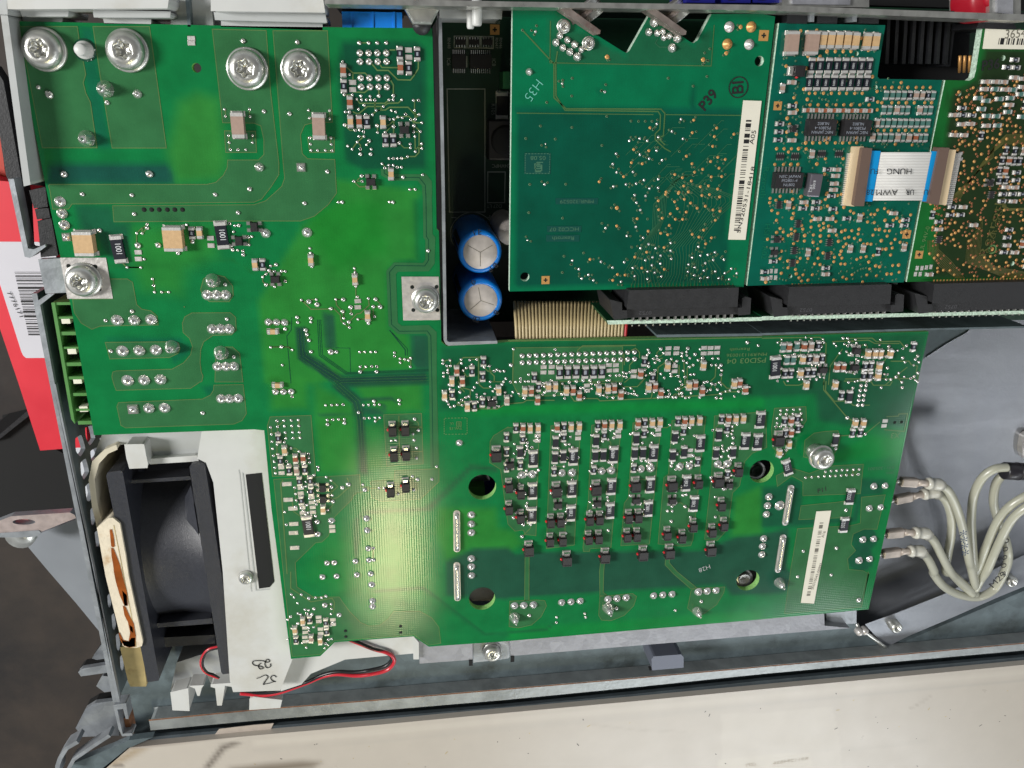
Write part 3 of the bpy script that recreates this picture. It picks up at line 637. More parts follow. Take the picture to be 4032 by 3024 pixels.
# wide bare test pads
for p in tp(1,2,283,885,295,1020,335,1095,343,1228,340,1305,350,1433):
    put("bare_pad", CH['w'][1], main, W(*p, 0.04), math.radians(-1), scale=(1.55, 1.1, 1))
# printed values
def marks(parent, c, r, items, z, mm_):
    for s, x, y, rot in items:
        p = t(c, r, x, y); text("printed_value", s, p[0], p[1], z, q(mm_), rot, M_print, parent, sq=.8)
marks(main, 0, 1, [("1001",1022,502,92),("1001",1910,382,-88)], .70, 1.0); marks(main, 1, 2, [("1001",465,1245,-88)], .70, 1.0); marks(main, 3, 1, [("1001",108,1490,-87)], .70, 1.0)
marks(main, 2, 2, [("49R9",215,665,90),("49R9",560,648,90),("49R9",905,630,90),("49R9",1247,615,-90),("49R9",1650,533,-90),("49R9",2035,513,90),
  ("18R2",210,942,90),("18R2",205,1150,90),("18R2",547,925,-90),("18R2",540,1130,-90),("18R2",887,903,90),("18R2",875,1110,90),("18R2",1220,888,-90),("18R2",1203,1092,90),("18R2",1530,873,-90),("18R2",1595,1050,-90),("18R2",2165,330,90),("18R2",2143,520,90)], .70, .82)
marks(main, 3, 2, [("3323",210,725,-72),("3323",738,972,90),("3323",688,1210,90)], .70, .9)
marks(main, 2, 1, [("1200",442,1563,-90),("1200",513,1561,-90),("1080",585,1558,-90),("1080",663,1561,-90),("1200",735,1558,-90),("1200",805,1556,-90)], .65, .5)
# ---- solder joints: x,y,radius in tile pixels; * = tall pin, # = square
JOINTS = """
00:905,765,70* 1180,808,36 745,1190,68* 425,815,34 550,1497,30 1285,1495,32
10:45,1437,38 405,1438,40# 910,455,30 985,455,30 1060,455,30 1137,455,30 912,530,30 988,530,30 1063,530,30 1138,530,30# 917,670,30 992,670,30 1068,670,30 1142,670,30 921,747,30 997,747,30 1071,747,30 1143,747,30#
01:515,97,46 533,200,44 552,298,44 572,400,38# 1828,775,62* 1780,900,45 1858,900,45 1937,900,45 1005,1118,50 1152,1118,48 1297,1113,48 1825,1193,45 1895,1192,45 1968,1192,45 1050,1382,50 1195,1378,48 1338,1373,48 1480,1345,60* 1900,1395,62* 1868,1515,42 1940,1515,42 2010,1513,42 1095,1635,50 1237,1632,48 1378,1627,48
02:1143,242,46# 1278,237,46 1413,233,47 1900,155,42 1970,155,42 2045,152,42
11:100,368,40 455,362,42 123,1133,32 192,1133,32 262,1135,32 660,1387,28
12:185,92,30 253,92,30 320,90,30 665,1203,30 548,1315,28 967,1183,30 973,1285,30 983,1438,28 872,1548,28 988,1538,26 628,1563,26 690,1560,28 1765,533,30 1868,1152,34 1868,1230,34 1868,1305,34 1868,1528,34 1868,1598,34
13:578,45,28 697,38,28 868,27,28 985,17,28 992,113,30 1000,250,30 1000,298,28 1835,35,32 598,283,26 718,365,24
22:120,808,36 207,803,38 463,792,36 552,790,38 805,775,36 890,770,38 1143,758,36 1228,752,38 1478,738,36 1560,733,36 1805,715,36 1888,712,38
23:55,290,34 133,287,34 215,282,34 453,262,32 532,257,32 610,250,32 845,235,34 920,228,34 998,222,34 1230,205,32 1307,198,32 1385,192,32 1608,172,36 1682,167,34 1757,162,32 55,385,46* 845,305,50* 1595,333,42*
32:60,978,34 48,1052,34 38,1125,32 150,1052,44 15,1330,32 5,1395,32 0,1465,32 945,888,32 1040,885,30 907,1075,32 1003,1067,30 853,1340,32 943,1333,30 820,1515,34 910,1503,30
33:145,90,46*
"""
hx = [122,183,243,305,366,427,487,548,609,669,729,789,848,908,968,1028,1087]
HD = [(2,1,x,1420 - i * 2.0,24) for i, x in enumerate(hx)] + [(2,1,x,1480 - i * 2.0,24) for i, x in enumerate(hx)]
J = []
for ln in JOINTS.strip().split("\n"):
    hd, body = ln.split(":"); c_, r_ = int(hd[0]), int(hd[1])
    for it in body.split():
        f = it[-1] if it[-1] in "*#" else ""; a = [float(v) for v in it.rstrip("*#").split(",")]; p = t(c_, r_, a[0], a[1])
        J.append((p, sz(p[0], p[1], a[2] / K), f))
for c_, r_, x, y, r in HD: p = t(c_, r_, x, y); J.append((p, sz(p[0], p[1], r / K), ""))
J.sort(key=lambda j: -j[1])
small = []
for i, (p, r, f) in enumerate(J):
    if i < 100:
        me = J_sq if f == "#" else J_big; k = r * .92
        put("solder_joint", me, main, W(p[0], p[1], .05), random.uniform(0, 6) if f != "#" else 0, scale=(k, k, k * (1.9 if f == "*" else random.uniform(.75, 1.0))) if f != "#" else (k, k, k))
    else: small.append((p, r))
VIAS = """
00:410,800,24 920,882,22 330,750,20 2090,352,24 1930,940,13 1938,1000,13 2145,940,13 2150,1003,13 1965,1165,13 1970,1225,13 1980,1287,13 2045,1287,13 2113,1287,13 2170,1165,13 2170,1225,13 2145,1625,22
10:905,368,20 985,368,18 1060,368,18 1137,368,18 762,530 820,640 775,815 845,815 918,825 998,828 1073,825,18 1198,822,18 883,852 925,858 965,858 1003,858 1040,860 1160,858 1197,858 1270,857 1370,862 1415,862 948,905 1112,915 898,938 785,962 820,965,18 1050,948 1182,950 1218,962 1380,948 1418,985 960,983 1018,985 1303,983 1275,1012 1238,1005 780,1075,18 1057,1080,18 1165,1025 1202,1025 1348,1028 1385,1025 1443,1055 1375,1080,18 1200,1088,18 870,1120 905,1118 942,1132 1062,1138 1130,1137 1430,1130 1373,1133 902,1172 945,1172 1383,1172 1247,1228,18 888,1220 990,1210,18 968,1243 805,1255 843,1282 1343,1238 1441,1235 1345,1270 1443,1275 915,1280 1008,1282 915,1325,18 1003,1325,18 1387,1303 1160,1362 1197,1362 1232,1362 1268,1360 1320,1345 1100,1407 1160,1420 1197,1420 1232,1437 1268,1437 1125,1443 925,1512,18 930,1558 858,1558 1280,1522,18 1450,1502 1338,1628 1385,1628 630,1475,20 85,958,20 305,978,20 373,362,22 470,948 650,950 478,1015 650,1022 480,1185 660,1185 485,1238 665,1240 490,1292 547,1292 613,1292 670,1295
01:708,32,20 1133,40,20 1850,35,20 1153,202,20 2045,190,20 855,343,22 1265,290 1265,322,18 1175,367 1222,368 1185,472,28 1360,470,26 1240,590 1530,537,20 1605,295 1655,440,20 1092,660 1210,662 1310,760 1320,817 1328,873 1390,873 1450,873 1975,283 2018,303 2052,300,18 2008,355 1990,475 2000,510,18 2043,512 2087,520 2090,552,18 2140,467 2135,400 2165,395 1937,808,18 1135,1038,20 908,1118,18 1950,1105,18 952,1380,20 2010,1430,18
02:1742,275,20
11:435,110,20 725,100 757,100,18 1163,98 1193,100,18 1495,517,18 480,497 487,537 498,655 862,668 868,703 875,823 143,648 190,637,18 130,688,18 175,697 237,692 268,695 103,718 268,780 103,810,18 177,827 75,743 407,940 472,955,24 535,937 542,980,24 703,935 768,937,20 890,915 830,1003,22 983,928 1045,935,20 1085,1000,22 1025,998,18 660,1015,18 762,1040,18 838,1062 772,1098 775,1143 893,1107 815,1130,18 820,1178 1037,1083 983,1140,18 370,1090,18 375,1133,16 488,1098,18 490,1130 268,1190,18 445,1200,20 455,1238,18 473,1288,18 143,1347 235,1343,18 328,1370 490,1385,18 708,1387,18 908,1388 953,1387 1005,1387 1045,1387 1207,1393 1208,1423 1255,1445 1257,1480 1297,1450 1347,1440 1327,1460 1343,1515 243,1500 912,1515 962,1515 1013,1512 1055,1513 912,1558,18 1053,1557,18 1623,1458 1623,1487 1685,1458 1657,1507 1690,1507 1780,1452 1783,1485 1855,1457 1915,1452 1873,1495 1825,1525 1797,1545 1665,1543 1667,1567 1630,1567 1630,1598 1978,1520 2023,1508 2065,1552 2090,1540 2115,1552 2150,1552 2030,1643 2145,1643 2165,1617
12:327,135 615,208 668,207 715,205 765,203 940,207 985,205 1035,203 1078,203 1030,173,18 1247,165,18 1250,198 898,270,16 630,335 678,333 727,330 777,328 632,373,18 777,360,18 948,320 992,318 1042,315 1082,315 1042,347 198,343 258,340 320,338 380,335 143,397 203,392 262,388 327,385 385,385 150,458 207,445 268,443 332,440 390,440 155,520 275,492 338,490 397,488 260,527 198,545 160,582 318,577 168,642 205,630 388,605 175,693 280,690 180,745 185,793 300,715 435,715 468,627 470,660 478,697 550,740 553,765 518,808 543,1210,24 665,910,20 760,915,20 812,888,22 952,935,22 678,1035,20 935,890 662,855 673,983 620,825 1075,920 1120,920 1405,845,18 1530,843,16 1372,935,16 1237,968 1362,820 1380,327,18 1413,423,16 1367,455 1375,508,16 1180,512 1220,510 1397,575,16 1397,662,16 1570,735 265,1125 278,1235 350,918 358,970 365,1025 445,905 455,1065 538,1058 530,1160 465,1130 635,1108 1025,1437 1028,1537,18
21:47,1362 405,1367 25,1500,20 1203,1367 1215,1392 1197,1413 1313,1360,18 1337,1397 1280,1422 1250,1447 1282,1450 1303,1460 1403,1447 1362,1462 1453,1465 1495,1395 1495,1420 1535,1387 1537,1415 1563,1440 1508,1462 1430,1483 1537,1480 1593,1500 1545,1355,18 1560,1515 1608,1408,18 1652,1363 1673,1440,18 1633,1458 1760,1442 1808,1443 1750,1500 1787,1500 1830,1500,18 1813,1522 1837,1545 1830,1583 1507,1548 1600,1580 1570,1582 1462,1595 1522,1603 1402,1595 1397,1575 1480,1640 1343,1610 1313,1575 1265,1545 1263,1480 1207,1480 1207,1510,18 1175,1540 1185,1587 1225,1570 1047,1560 990,1562 990,1593 1015,1603 1018,1570 958,1588 930,1590 878,1590 850,1632 872,1632 780,1647,18 705,1632,18 645,1632,18 587,1640,18 527,1647,18 372,1633 177,1582 107,1617 107,1643 147,1640 177,1640 67,1645 20,1645 2057,1305,18 2150,1332
32:835,38,18 878,37,18 828,80,18 872,77,18 820,122,18 860,120,18 815,162,18 855,160,18 807,203,18 848,202,18 158,247 212,243 267,240 320,237 155,280 205,280 262,277 330,273 127,315 127,355 120,387 157,387 205,387 335,325 338,383 250,378 187,480 203,582 172,615 148,643 535,765 583,758 630,755 675,750 720,750 772,747 820,745 367,815 420,810 477,807 527,803 575,802 620,800 667,797 713,793 763,792 812,788 870,447,16 622,570,16 718,310,18 708,1090,18 627,1410,18 347,1435,16
33:300,43,16 583,28,16 815,240,24
23:180,370,18 915,310,18 1630,252,18 410,385 408,430 648,355 655,385 1412,327
"""
V = []
for ln in VIAS.strip().split("\n"):
    hd, body = ln.split(":"); c_, r_ = int(hd[0]), int(hd[1])
    for it in body.split():
        a = [float(v) for v in it.split(",")]; p = t(c_, r_, a[0], a[1]); V.append((p, sz(p[0], p[1], (a[2] if len(a) > 2 else 13.5) / K)))
rng = random.Random(3)
def scatter(c, r, x0, y0, x1, y1, n, rad=12):
    for _ in range(n):
        x, y = rng.uniform(x0, x1), rng.uniform(y0, y1); p = t(c, r, x, y)
        if all((p[0] - v[0][0]) ** 2 + (p[1] - v[0][1]) ** 2 > 120 for v in V[-900:]): V.append((p, sz(p[0], p[1], rad * rng.uniform(.85, 1.35) / K)))
scatter(2,2,0,5,2080,150,150); scatter(1,2,1620,5,2183,240,50); scatter(3,1,120,1240,540,1620,75); scatter(3,1,600,1240,1330,1620,110); scatter(1,3,280,180,700,650,45); scatter(1,2,340,830,650,1150,15)
for k, x0 in enumerate((40, 380, 700, 1050, 1390, 1760)):
    y0 = 430 - k * 17; scatter(2,2,x0,y0,x0 + 225 - k * 2,y0 + 400,30,13); scatter(2,2,x0 - 20,y0 + 430,x0 + 180,y0 + 930,13,14)
scatter(3,2,700,20,1250,60,6)
b = MB()
for (p, r) in [(p, r) for p, r in small] + V:
    c = W(p[0], p[1], .04); hole = rng.random() < .18 and r < q(.36)
    n = 8 if r < q(.5) else 12
    if hole:
        b.lathe(tuple(c), [(r, 0), (r * .95, r * .25), (r * .55, r * .28), (r * .5, r * .02), (0, 0)], M_solder, n); b.lathe((c.x, c.y, c.z + r * .12), [(r * .52, 0), (0, 0)], M_hole, n)
    else: b.lathe(tuple(c), [(r, 0), (r * .93, r * .35), (r * .6, r * .72), (0, r * .85)], M_solder, n)
o = b.build("small_solder_joint", main); o["kind"] = "stuff"
# short mask-covered links between neighbouring joints
VP = [np.array(v[0]) for v in V]
for i in range(0, len(VP)):
    if rng.random() > .42: continue
    a = VP[i]; best = None
    for j in range(max(0, i - 40), min(len(VP), i + 40)):
        d = np.linalg.norm(VP[j] - a)
        if j != i and 10 < d < 60 and (best is None or d < best[0]) and rng.random() < .7: best = (d, VP[j])
    if best is None: continue
    e = best[1]; dx, dy = e - a; k = min(abs(dx), abs(dy)); mid = (a[0] + math.copysign(k, dx), a[1] + math.copysign(k, dy))
    trace([tuple(a), mid, tuple(e)], .18)
# dotted relief rings on the two glued capacitors and the sense resistors
tr_o.build("copper_trace", main)["kind"] = "stuff"
# holes punched through (six small plated holes)
b = MB()
for x in (1238,1303,1368,1438,1502,1568): c = W(*t(0,1,x,165), .05); b.lathe(tuple(c), [(q(.42), 0), (q(.4), q(.05)), (0, q(.05))], M_hole, 10)
for x, y in ((772,502),(775,550),(1237,462),(1238,515)): c = W(*t(1,3,x,y), .06); b.lathe(tuple(c), [(q(.38), 0), (q(.36), q(.04)), (0, q(.04))], M_hole, 10)
for x, y in ((1120,350),(1178,347)): c = W(*t(3,2,x,y), .06); b.lathe(tuple(c), [(q(.36), 0), (q(.34), q(.04)), (0, q(.04))], M_hole, 10)
b.build("plated_hole", main)
# barcode strip
def barcode(parent, c0, c1, width, z, n, seed, blocks=(), m=None):
    """bars across a strip running from c0 to c1 (photo px)"""
    r = random.Random(seed); b = MB(); A, B = W(*c0, z), W(*c1, z); d = B - A; L = d.length; d.normalize(); s = Vector((-d.y, d.x, 0)); w = width / 2; x = 0.0
    while x < L:
        thick = L / n * r.choice([.35, .35, .5, .9]); fr_ = x / L
        for bl in blocks:
            if abs(fr_ - bl) < 0.6 / n * 1.2: thick = L / n * 2.2
        a, e = A + d * x, A + d * min(L, x + thick)
        b.quad(a - s * w, a + s * w, e + s * w, e - s * w, m or M_ink); x += thick + L / n * r.choice([.5, .6, .9, 1.4])
    bm_fix(b); return b.build("barcode", parent)
def bm_fix(b):
    for i, f in enumerate(b.f):
        if len(f) < 3: continue
        a, c, d = [Vector(b.v[k]) for k in f[:3]]
        if (c - a).cross(d - a).z < 0: b.f[i] = f[::-1]
lb = tp(3,2,462,1102,585,1095) + tp(3,3,440,272,330,265)
prism_px("paper_strip", lb, .22, .08, M_label, main, bevel=0)
barcode(main, (3235,2058), (3183,2346), sz(3200,2200,15,.25), .26, 46, 5, (.03,.35,.42,.97), M_ink_pale)
text("strip_number", "A16", 3243, 2104, .27, sz(3230,2200,12,.3), 80, M_ink_pale, main); text("strip_number", "SN310043-00993", 3216, 2270, .27, sz(3230,2200,11,.3), 80, M_ink_pale, main, sq=1.12)
# ---- green terminal block along the left edge
tb = MB(); M_gtb = mat("green_plastic", (86, 142, 74), 0.42, noise=.06, nscale=400); M_gtd = mat("green_plastic_dark", (60, 104, 62), 0.5)
x_l = [tuple(W(*p, -2))[:2] for p in tp(0,1,440,962,585,962)]
def tbq(pts, zt, zb, m): tb.prism(PX(pts, zt), zb * MM, zt * MM, m)
tbq(tp(0,1,440,965,470,962) + tp(0,2,645,372,612,330), -1.7, -14, M_gtb)
ys = [(962, 985), (1085, 1105), (1215, 1245), (1345, 1362), (1480, 1510), (1600, 1625)]
for y0, y1 in ys:
    xa = 455 + (y0 - 962) * .176; tbq(tp(0,1,xa,y0,xa+155,y0-2,xa+160,y1-2,xa+4,y1), -1.9, -12, M_gtb)
for y0, y1 in ((105,130),(240,258),(345,375)):
    xa = 620 + (y0 - 60) * .17; tbq(tp(0,2,xa,y0,xa+160,y0-3,xa+165,y1-3,xa+4,y1), -1.9, -12, M_gtb)
tbq(tp(0,1,470,962,620,962) + tp(0,2,800,370,650,372), -11, -13, M_gtd)
tb.build("terminal_block", main, .0002)
b = MB()
for p in tp(0,1,582,1108,635,1368,682,1622) + tp(0,2,735,226): c = W(*p, -3); b.box(tuple(c), (q(1.5), q(1.1), q(2)), M_label)
b.build("terminal_clamp", main)
# black connectors below the left edge
for k, (pts, zt) in enumerate(((tp(0,1,250,0,390,-30,410,140,290,155), -1.8), (tp(0,1,298,160,415,150,432,235,318,250), -2.4), (tp(0,1,322,262,440,240,500,560,350,575,340,440), -1.8))):
    prism_px("black_connector", pts, zt, -16, M_blkpl, main)
# ================================================================ CONTROL COMPARTMENT
def sil(b, pts, w, z, m, closed=False): b.ribbon(PX(pts, z), q(w), z * MM, m, closed)
ZR = -24.0
M_rb = mask_mat("rear_board_mask", (14, 58, 36), rough=0.4, gain=.7); M_silkr = mat("grey_silkscreen", (150, 158, 148), 0.6)
rear = thing("rear_logic_board", "dark green circuit board deep in the compartment, carrying two blue capacitors", "circuit board", W(1900, 600, ZR))
b = MB(); b.prism(PX([(1690, -20), (4150, -20), (4150, 1260), (1690, 1260)], ZR), q(ZR - 1.6), q(ZR), M_rb, M_edge); b.build("board_panel", rear)
b = MB()
for r_ in (tp(1,0,1660,765,1985,765) + tp(1,1,1985,185,1680,185), tp(1,0,1722,310,1828,312,1826,412,1722,410), tp(1,0,1838,312,1943,314,1941,413,1838,412), tp(1,0,1953,314,2058,316,2056,415,1953,413),
           tp(1,0,2082,800,2200,800,2200,1015,2078,1015), tp(1,0,2010,1478,2160,1478,2155,1655) + tp(1,1,2155,105,2008,105)): sil(b, r_, .22, ZR + .05, M_silkr, True)
sil(b, [(1879, 918 - 88 + 0)] and [(x, y) for x, y in [(1860 + 86 * math.cos(a), 920 + 84 * math.sin(a)) for a in np.linspace(0, 6.2, 40)]], .2, ZR + .05, M_silkr, True)
for pts in (tp(1,1,1698,232,1740,232), tp(1,1,2007,232,2050,232), tp(1,1,2028,212,2028,253), tp(1,0,1830,480,1828,580), tp(1,0,1868,495,1855,495,1855,562,1868,562)): sil(b, pts, .25, ZR + .05, M_silkr)
b.build("silkscreen_lines", rear)
for s_, x, y, h, rot in (("RN48",1675,370,26,-90),("RN47",2085,370,26,-90),("RN46",2120,370,26,-90),("IC6",1672,530,30,-90),("IC8",2060,535,30,-90),("XH1",2085,190,24,180),("5V",2102,780,24,180),("R105",2055,940,32,-90),("24VHPC",2120,1425,30,180)):
    p = t(1,0,x,y); text("silkscreen_writing", s_, p[0], p[1], ZR + .06, sz(p[0], p[1], h / K, ZR), rot, M_silkr, rear)
p = t(1,1,2065,133); text("silkscreen_writing", "D27 LT", p[0], p[1], ZR + .06, sz(*p, 30 / K, ZR), 180, M_silkr, rear)
def icmesh(name, w, l, h, npin, pitch, pinl=.9, m=None):
    """body w (x) by l (y); pins along both long x sides (top and bottom)"""
    b = MB()
    for k in range(npin):
        x = (k - (npin - 1) / 2) * pitch
        for s_ in (-1, 1): b.box((q(x), q(s_ * (l / 2 + pinl * .5)), q(.22)), (q(pitch * .42), q(pinl), q(.3)), M_solder, taper=.85)
    b.box((0, 0, q(h / 2 + .1)), (q(w), q(l), q(h)), m or M_black, taper=.95); return b.mesh(name)
IC_s = icmesh("integrated_circuit", 2.9, 2.7, 1.1, 7, .38); IC_l = icmesh("integrated_circuit", 4.6, 2.7, 1.1, 10, .42)
put("integrated_circuit", IC_s, rear, W(*t(1,0,1760,528), ZR)); put("integrated_circuit", IC_l, rear, W(*t(1,0,1946,530), ZR))
AR = icmesh("resistor_array", 1.75, .8, .5, 4, .45, .42)
for x in (1775, 1890, 2006): put("resistor_array", AR, rear, W(*t(1,0,x,363), ZR), scale=(1.2, 1.2, 1))
put("power_resistor", chip_mesh("power_resistor", 2.3, 5.2, .8, M_black, tl=.14), rear, W(*t(1,0,2132,908), ZR))
b = MB(); c = W(*t(1,0,2135,1195), ZR); b.box((c.x, c.y, c.z + q(2.5)), (q(7), q(8), q(5)), M_black); b.lathe((c.x, c.y, c.z + q(5)), [(q(3), 0), (q(2.9), q(.4)), (0, q(.45))], M_dark, 24); b.build("choke_coil", rear, .001, 3)
def fiducial(parent, px, py, z, r):
    b = MB(); c = W(px, py, z + .05); b.box(tuple(c), (2 * r, 2 * r, q(.06)), M_gold)
    b.box((c.x, c.y, c.z + q(.045)), (r * .95, r * .3, q(.03)), M_hole); b.box((c.x, c.y, c.z + q(.06)), (r * .3, r * .95, q(.03)), M_hole); b.build("gold_fiducial", parent)
fiducial(rear, *t(1,0,2070,255), ZR, q(.95))
b = MB(); c = W(*t(1,0,2163,690), ZR + 3); b.box(tuple(c), (q(1.8), q(3.2), q(6)), mat("green_block", (60, 140, 84), .5)); b.build("green_spacer", rear)
# electrolytic capacitors
M_capb = mat("blue_sleeve", (10, 124, 218), 0.28, coat=.3); M_capt = mat("can_top", (196, 188, 182), 0.5, 0.25, noise=.14, nscale=700)
for k, (x, y, rs, rb, a0) in enumerate(((1945, 530, 148, 190, -90), (1950, 945, 144, 190, 100))):
    p = t(1,1,x,y); zt = -3.5; c = W(p[0], p[1], 0); c = W(p[0], p[1], zt); R_ = sz(p[0], p[1], rb / K, zt); r_ = sz(p[0], p[1], rs / K, zt)
    b = MB(); H = q(zt - ZR)
    b.lathe((c.x, c.y, q(ZR)), [(R_, 0), (R_, H * .93), (R_ * .985, H * .97), (R_ * .94, H * .995), (r_ * 1.02, H + q(.15)), (r_, H + q(.02)), (0, H + q(.02))], M_capb, 48)
    o = b.build("electrolytic_capacitor", rear)
    b = MB(); zz = q(ZR) + H; b.lathe((c.x, c.y, zz + q(.04)), [(r_, 0), (r_ * .97, q(.12)), (0, q(.12))], M_capt, 40)
    for j in range(3):
        a = math.radians(a0 + 120 * j); b.ribbon([(c.x, c.y), (c.x + r_ * .82 * math.cos(a), c.y + r_ * .82 * math.sin(a))], q(.13), zz + q(.18), M_silkd if 0 else M_ink_pale)
    b.build("can_top", o)
    b = MB()     # dark stripe with marks down the sleeve's left side
    for j, (a1, a2) in enumerate(((150, 166), (172, 180), (186, 204), (210, 226))):
        vs = []
        for a in np.linspace(a1, a2, 5):
            for h_ in (H * .25, H * .95): vs.append((c.x + (R_ + q(.04)) * math.cos(math.radians(a)), c.y + (R_ + q(.04)) * math.sin(math.radians(a)), q(ZR) + h_))
        b.add(vs, [(2 * i, 2 * i + 2, 2 * i + 3, 2 * i + 1) for i in range(4)], M_ink)
    b.build("polarity_stripe", o)
    for j, (ch, a) in enumerate((("1", 108), ("E", 92), ("P", 300), ("B", 318)) if k == 0 else (("0", 112), ("0", 250), ("D", 258), ("B", 320))):
        rr = R_ - (R_ - r_) * .45; text("sleeve_print", ch, 0, 0, 0, q(1.1), a - 90, M_ink, o, loc=(c.x + rr * math.cos(math.radians(a)), c.y + rr * math.sin(math.radians(a)), zz + q(.16)))
c = W(*t(1,1,2190,345), -12); b = MB(); r_ = q(2.6); b.lathe((c.x, c.y, q(ZR)), [(r_, 0), (r_, q(14)), (r_ * .94, q(15)), (0, q(15))], M_capt, 28); b.build("small_capacitor", rear)

# ---- sheet-metal tray walls
tray = thing("sheet_metal_tray", "folded grey steel tray edge framing the dark compartment beside the capacitors", "metal tray", W(1750, 1340, 0))
def wall(name, outer, inner, zt, zb, m, parent, bevel=.0001): return prism_px(name, outer + inner[::-1], zt, zb, m, parent, bevel)
wall("tray_wall", tp(1,0,1586,140,1616,1659) + tp(1,1,1632,1290,1648,1322,1672,1334,2092,1316), tp(1,0,1614,140,1641,1659) + tp(1,1,1658,1285,1664,1298,1680,1303,2092,1292), 1.2, -25, M_steel, tray)
wall("tray_wall", tp(2,1,1282,1262,2183,1250) + tp(3,1,0,1222,1380,1180,2240,1160), tp(2,1,1278,1240,2183,1228) + tp(3,1,0,1204,1380,1164,2240,1145), 3.5, -16, M_steeld, tray)
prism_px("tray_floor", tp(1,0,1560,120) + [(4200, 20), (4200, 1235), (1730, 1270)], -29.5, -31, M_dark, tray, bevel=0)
# ---- flat ribbon cable
M_rib = mat("ribbon_beige", (204, 184, 138), 0.45, noise=.05, nscale=500); M_ribr = mat("ribbon_red", (200, 50, 55), 0.45)
rc = thing("ribbon_cable", "beige flat ribbon cable with one red edge, bending down beside the capacitors", "ribbon cable", W(2250, 1290, -6))
b = MB(); b2 = MB()
n = 33
for k in range(n):
    u = (k + .5) / n; xt, xb = 62 + u * 960, 62 + u * 960
    pts = []
    for j in range(14):
        v = j / 13; y = 960 + 400 * v; z = -11 + 6.5 * math.sin(min(1, v * 1.9) * math.pi / 2) + 2 * v
        x = xt + (k - n / 2) * 0 + 60 * (1 - v) ** 2 * (u - .35)
        pts.append(W(*t(2,1,x,y), z))
    (b2 if k == n - 1 else b).tube(pts, sz(2250, 1250, 15.2 / K, -5), M_ribr if k == n - 1 else M_rib, 8)
b.build("cable_sheath", rc); b2.build("red_conductor", rc)
# ---- backplane with the three sockets
M_bpl = mask_mat("backplane_mask", (24, 96, 58), rough=.4)
bp_ = thing("backplane_board", "narrow green board on edge, its pale rough rim running under the three black sockets", "circuit board", W(3200, 1240, 3))
lo = tp(2,1,862,1152,2183,1120) + tp(3,1,0,1095,2240,1042); up = tp(2,1,850,1118,2183,1088) + tp(3,1,0,1062,2240,1014)
b = MB(); b.prism(PX(lo + up[::-1], 4), q(-12), q(4), M_edge2, M_bpl); b.build("board_panel", bp_)
M_sock = mat("socket_plastic", (40, 40, 42), .5, noise=.1, nscale=900, bump=.1, bscale=3000)
def socket(c, r, x0, x1, y0, y1, ll, npin, xp0, xp1, yp0, yp1, s_txt, open_right=False):
    """x0,x1: body ends; y0,y1: mouth line at each end (tile px)"""
    f = lambda x, d: (x, y0 + (y1 - y0) * (x - x0) / (x1 - x0) + d)
    P = lambda *a: [t(c, r, *f(x, d)) for x, d in a]
    o = prism_px("edge_socket", P((x0, 0), (x1, 0), (x1 - 12, 165), (x0 - 18, 162)), 8.2, -4, M_sock, bp_, .0003)
    def sub(nm, pts, zt, zb):
        prism_px(nm, pts, zt, zb, M_sock, o, .0002)
    sub("socket_step", P((x0 - 20, 160), (x1 - 12, 163), (x1 - 5, 228), (x0 - 15, 236)), 5.2, -4)
    sub("latch_arm", P((x0 - 165, 75), (x0 - 60, 105), (x0 - 58, 170), (x0 - 18, 172), (x0 - 12, 240), (x0 - 130, 250)), 6.6, -5)
    if not open_right: sub("latch_arm", P((x1 + 30, 95), (x1 + 55, 80), (x1 + 105, 92), (x1 + 98, 232), (x1 - 5, 240), (x1 - 5, 175), (x1 + 28, 172)), 6.6, -5)
    b = MB()
    for k in range(npin):
        u = k / (npin - 1); p = W(*t(c, r, xp0 + (xp1 - xp0) * u, yp0 + (yp1 - yp0) * u), 4.4)
        b.box((p.x, p.y, p.z), (q(.42), q(1.3), q(.7)), M_solder, taper=.7); b.box((p.x, p.y - q(1.5), p.z - q(.2)), (q(.3), q(.35), q(.3)), M_solder, taper=.5)
    b.build("pin_row", o)["kind"] = "stuff"
    p = t(c, r, x0 + 140, y0 + (y1 - y0) * .15 + 195); text("moulded_number", "0752", p[0], p[1], 5.24, sz(*p, 32 / K, 5), 180, mat("faint_moulding", (84, 84, 88), .5), o, sq=1.25)
socket(2,1,1040,1985,858,835,0,15,1075,1922,1102,1078,"0752"); socket(3,1,232,1095,815,792,0,15,257,1030,1042,1020,"0752"); socket(3,1,1455,2420,788,765,0,17,1460,2360,1013,985,"0752", True)

# ================================================================ THE THREE PLUG-IN BOARDS
ZC = 6.0
def dots(parent, name, items, z, m, hf=.35, kind=None, n=10):
    b = MB()
    for (p, r) in items:
        c = W(p[0], p[1], z + .04); b.lathe(tuple(c), [(r, 0), (r * .95, r * hf * .6), (r * .6, r * hf), (0, r * hf * 1.1)], m, n)
    o = b.build(name, parent)
    if kind: o["kind"] = kind
    return o
def P2(c, r, s, rad):
    out = []
    for it in s.split():
        a = [float(v) for v in it.split(",")]; p = t(c, r, a[0], a[1]); out.append((p, sz(p[0], p[1], (a[2] if len(a) > 2 else rad) / K, ZC)))
    return out
ring = lambda items: [(p, r * .55) for p, r in items]
def vias(parent, items, m_ring, z=ZC):
    b = MB()
    for (p, r) in items:
        c = W(p[0], p[1], z + .05); b.lathe(tuple(c), [(r, 0), (r * .9, q(.05)), (r * .55, q(.05)), (r * .5, 0)][:3] + [(0, q(.05))], m_ring, 8)
        b.lathe((c.x, c.y, c.z + q(.06)), [(r * .5, 0), (0, 0)], M_hole, 6)
    o = b.build("via_dots", parent); o["kind"] = "stuff"
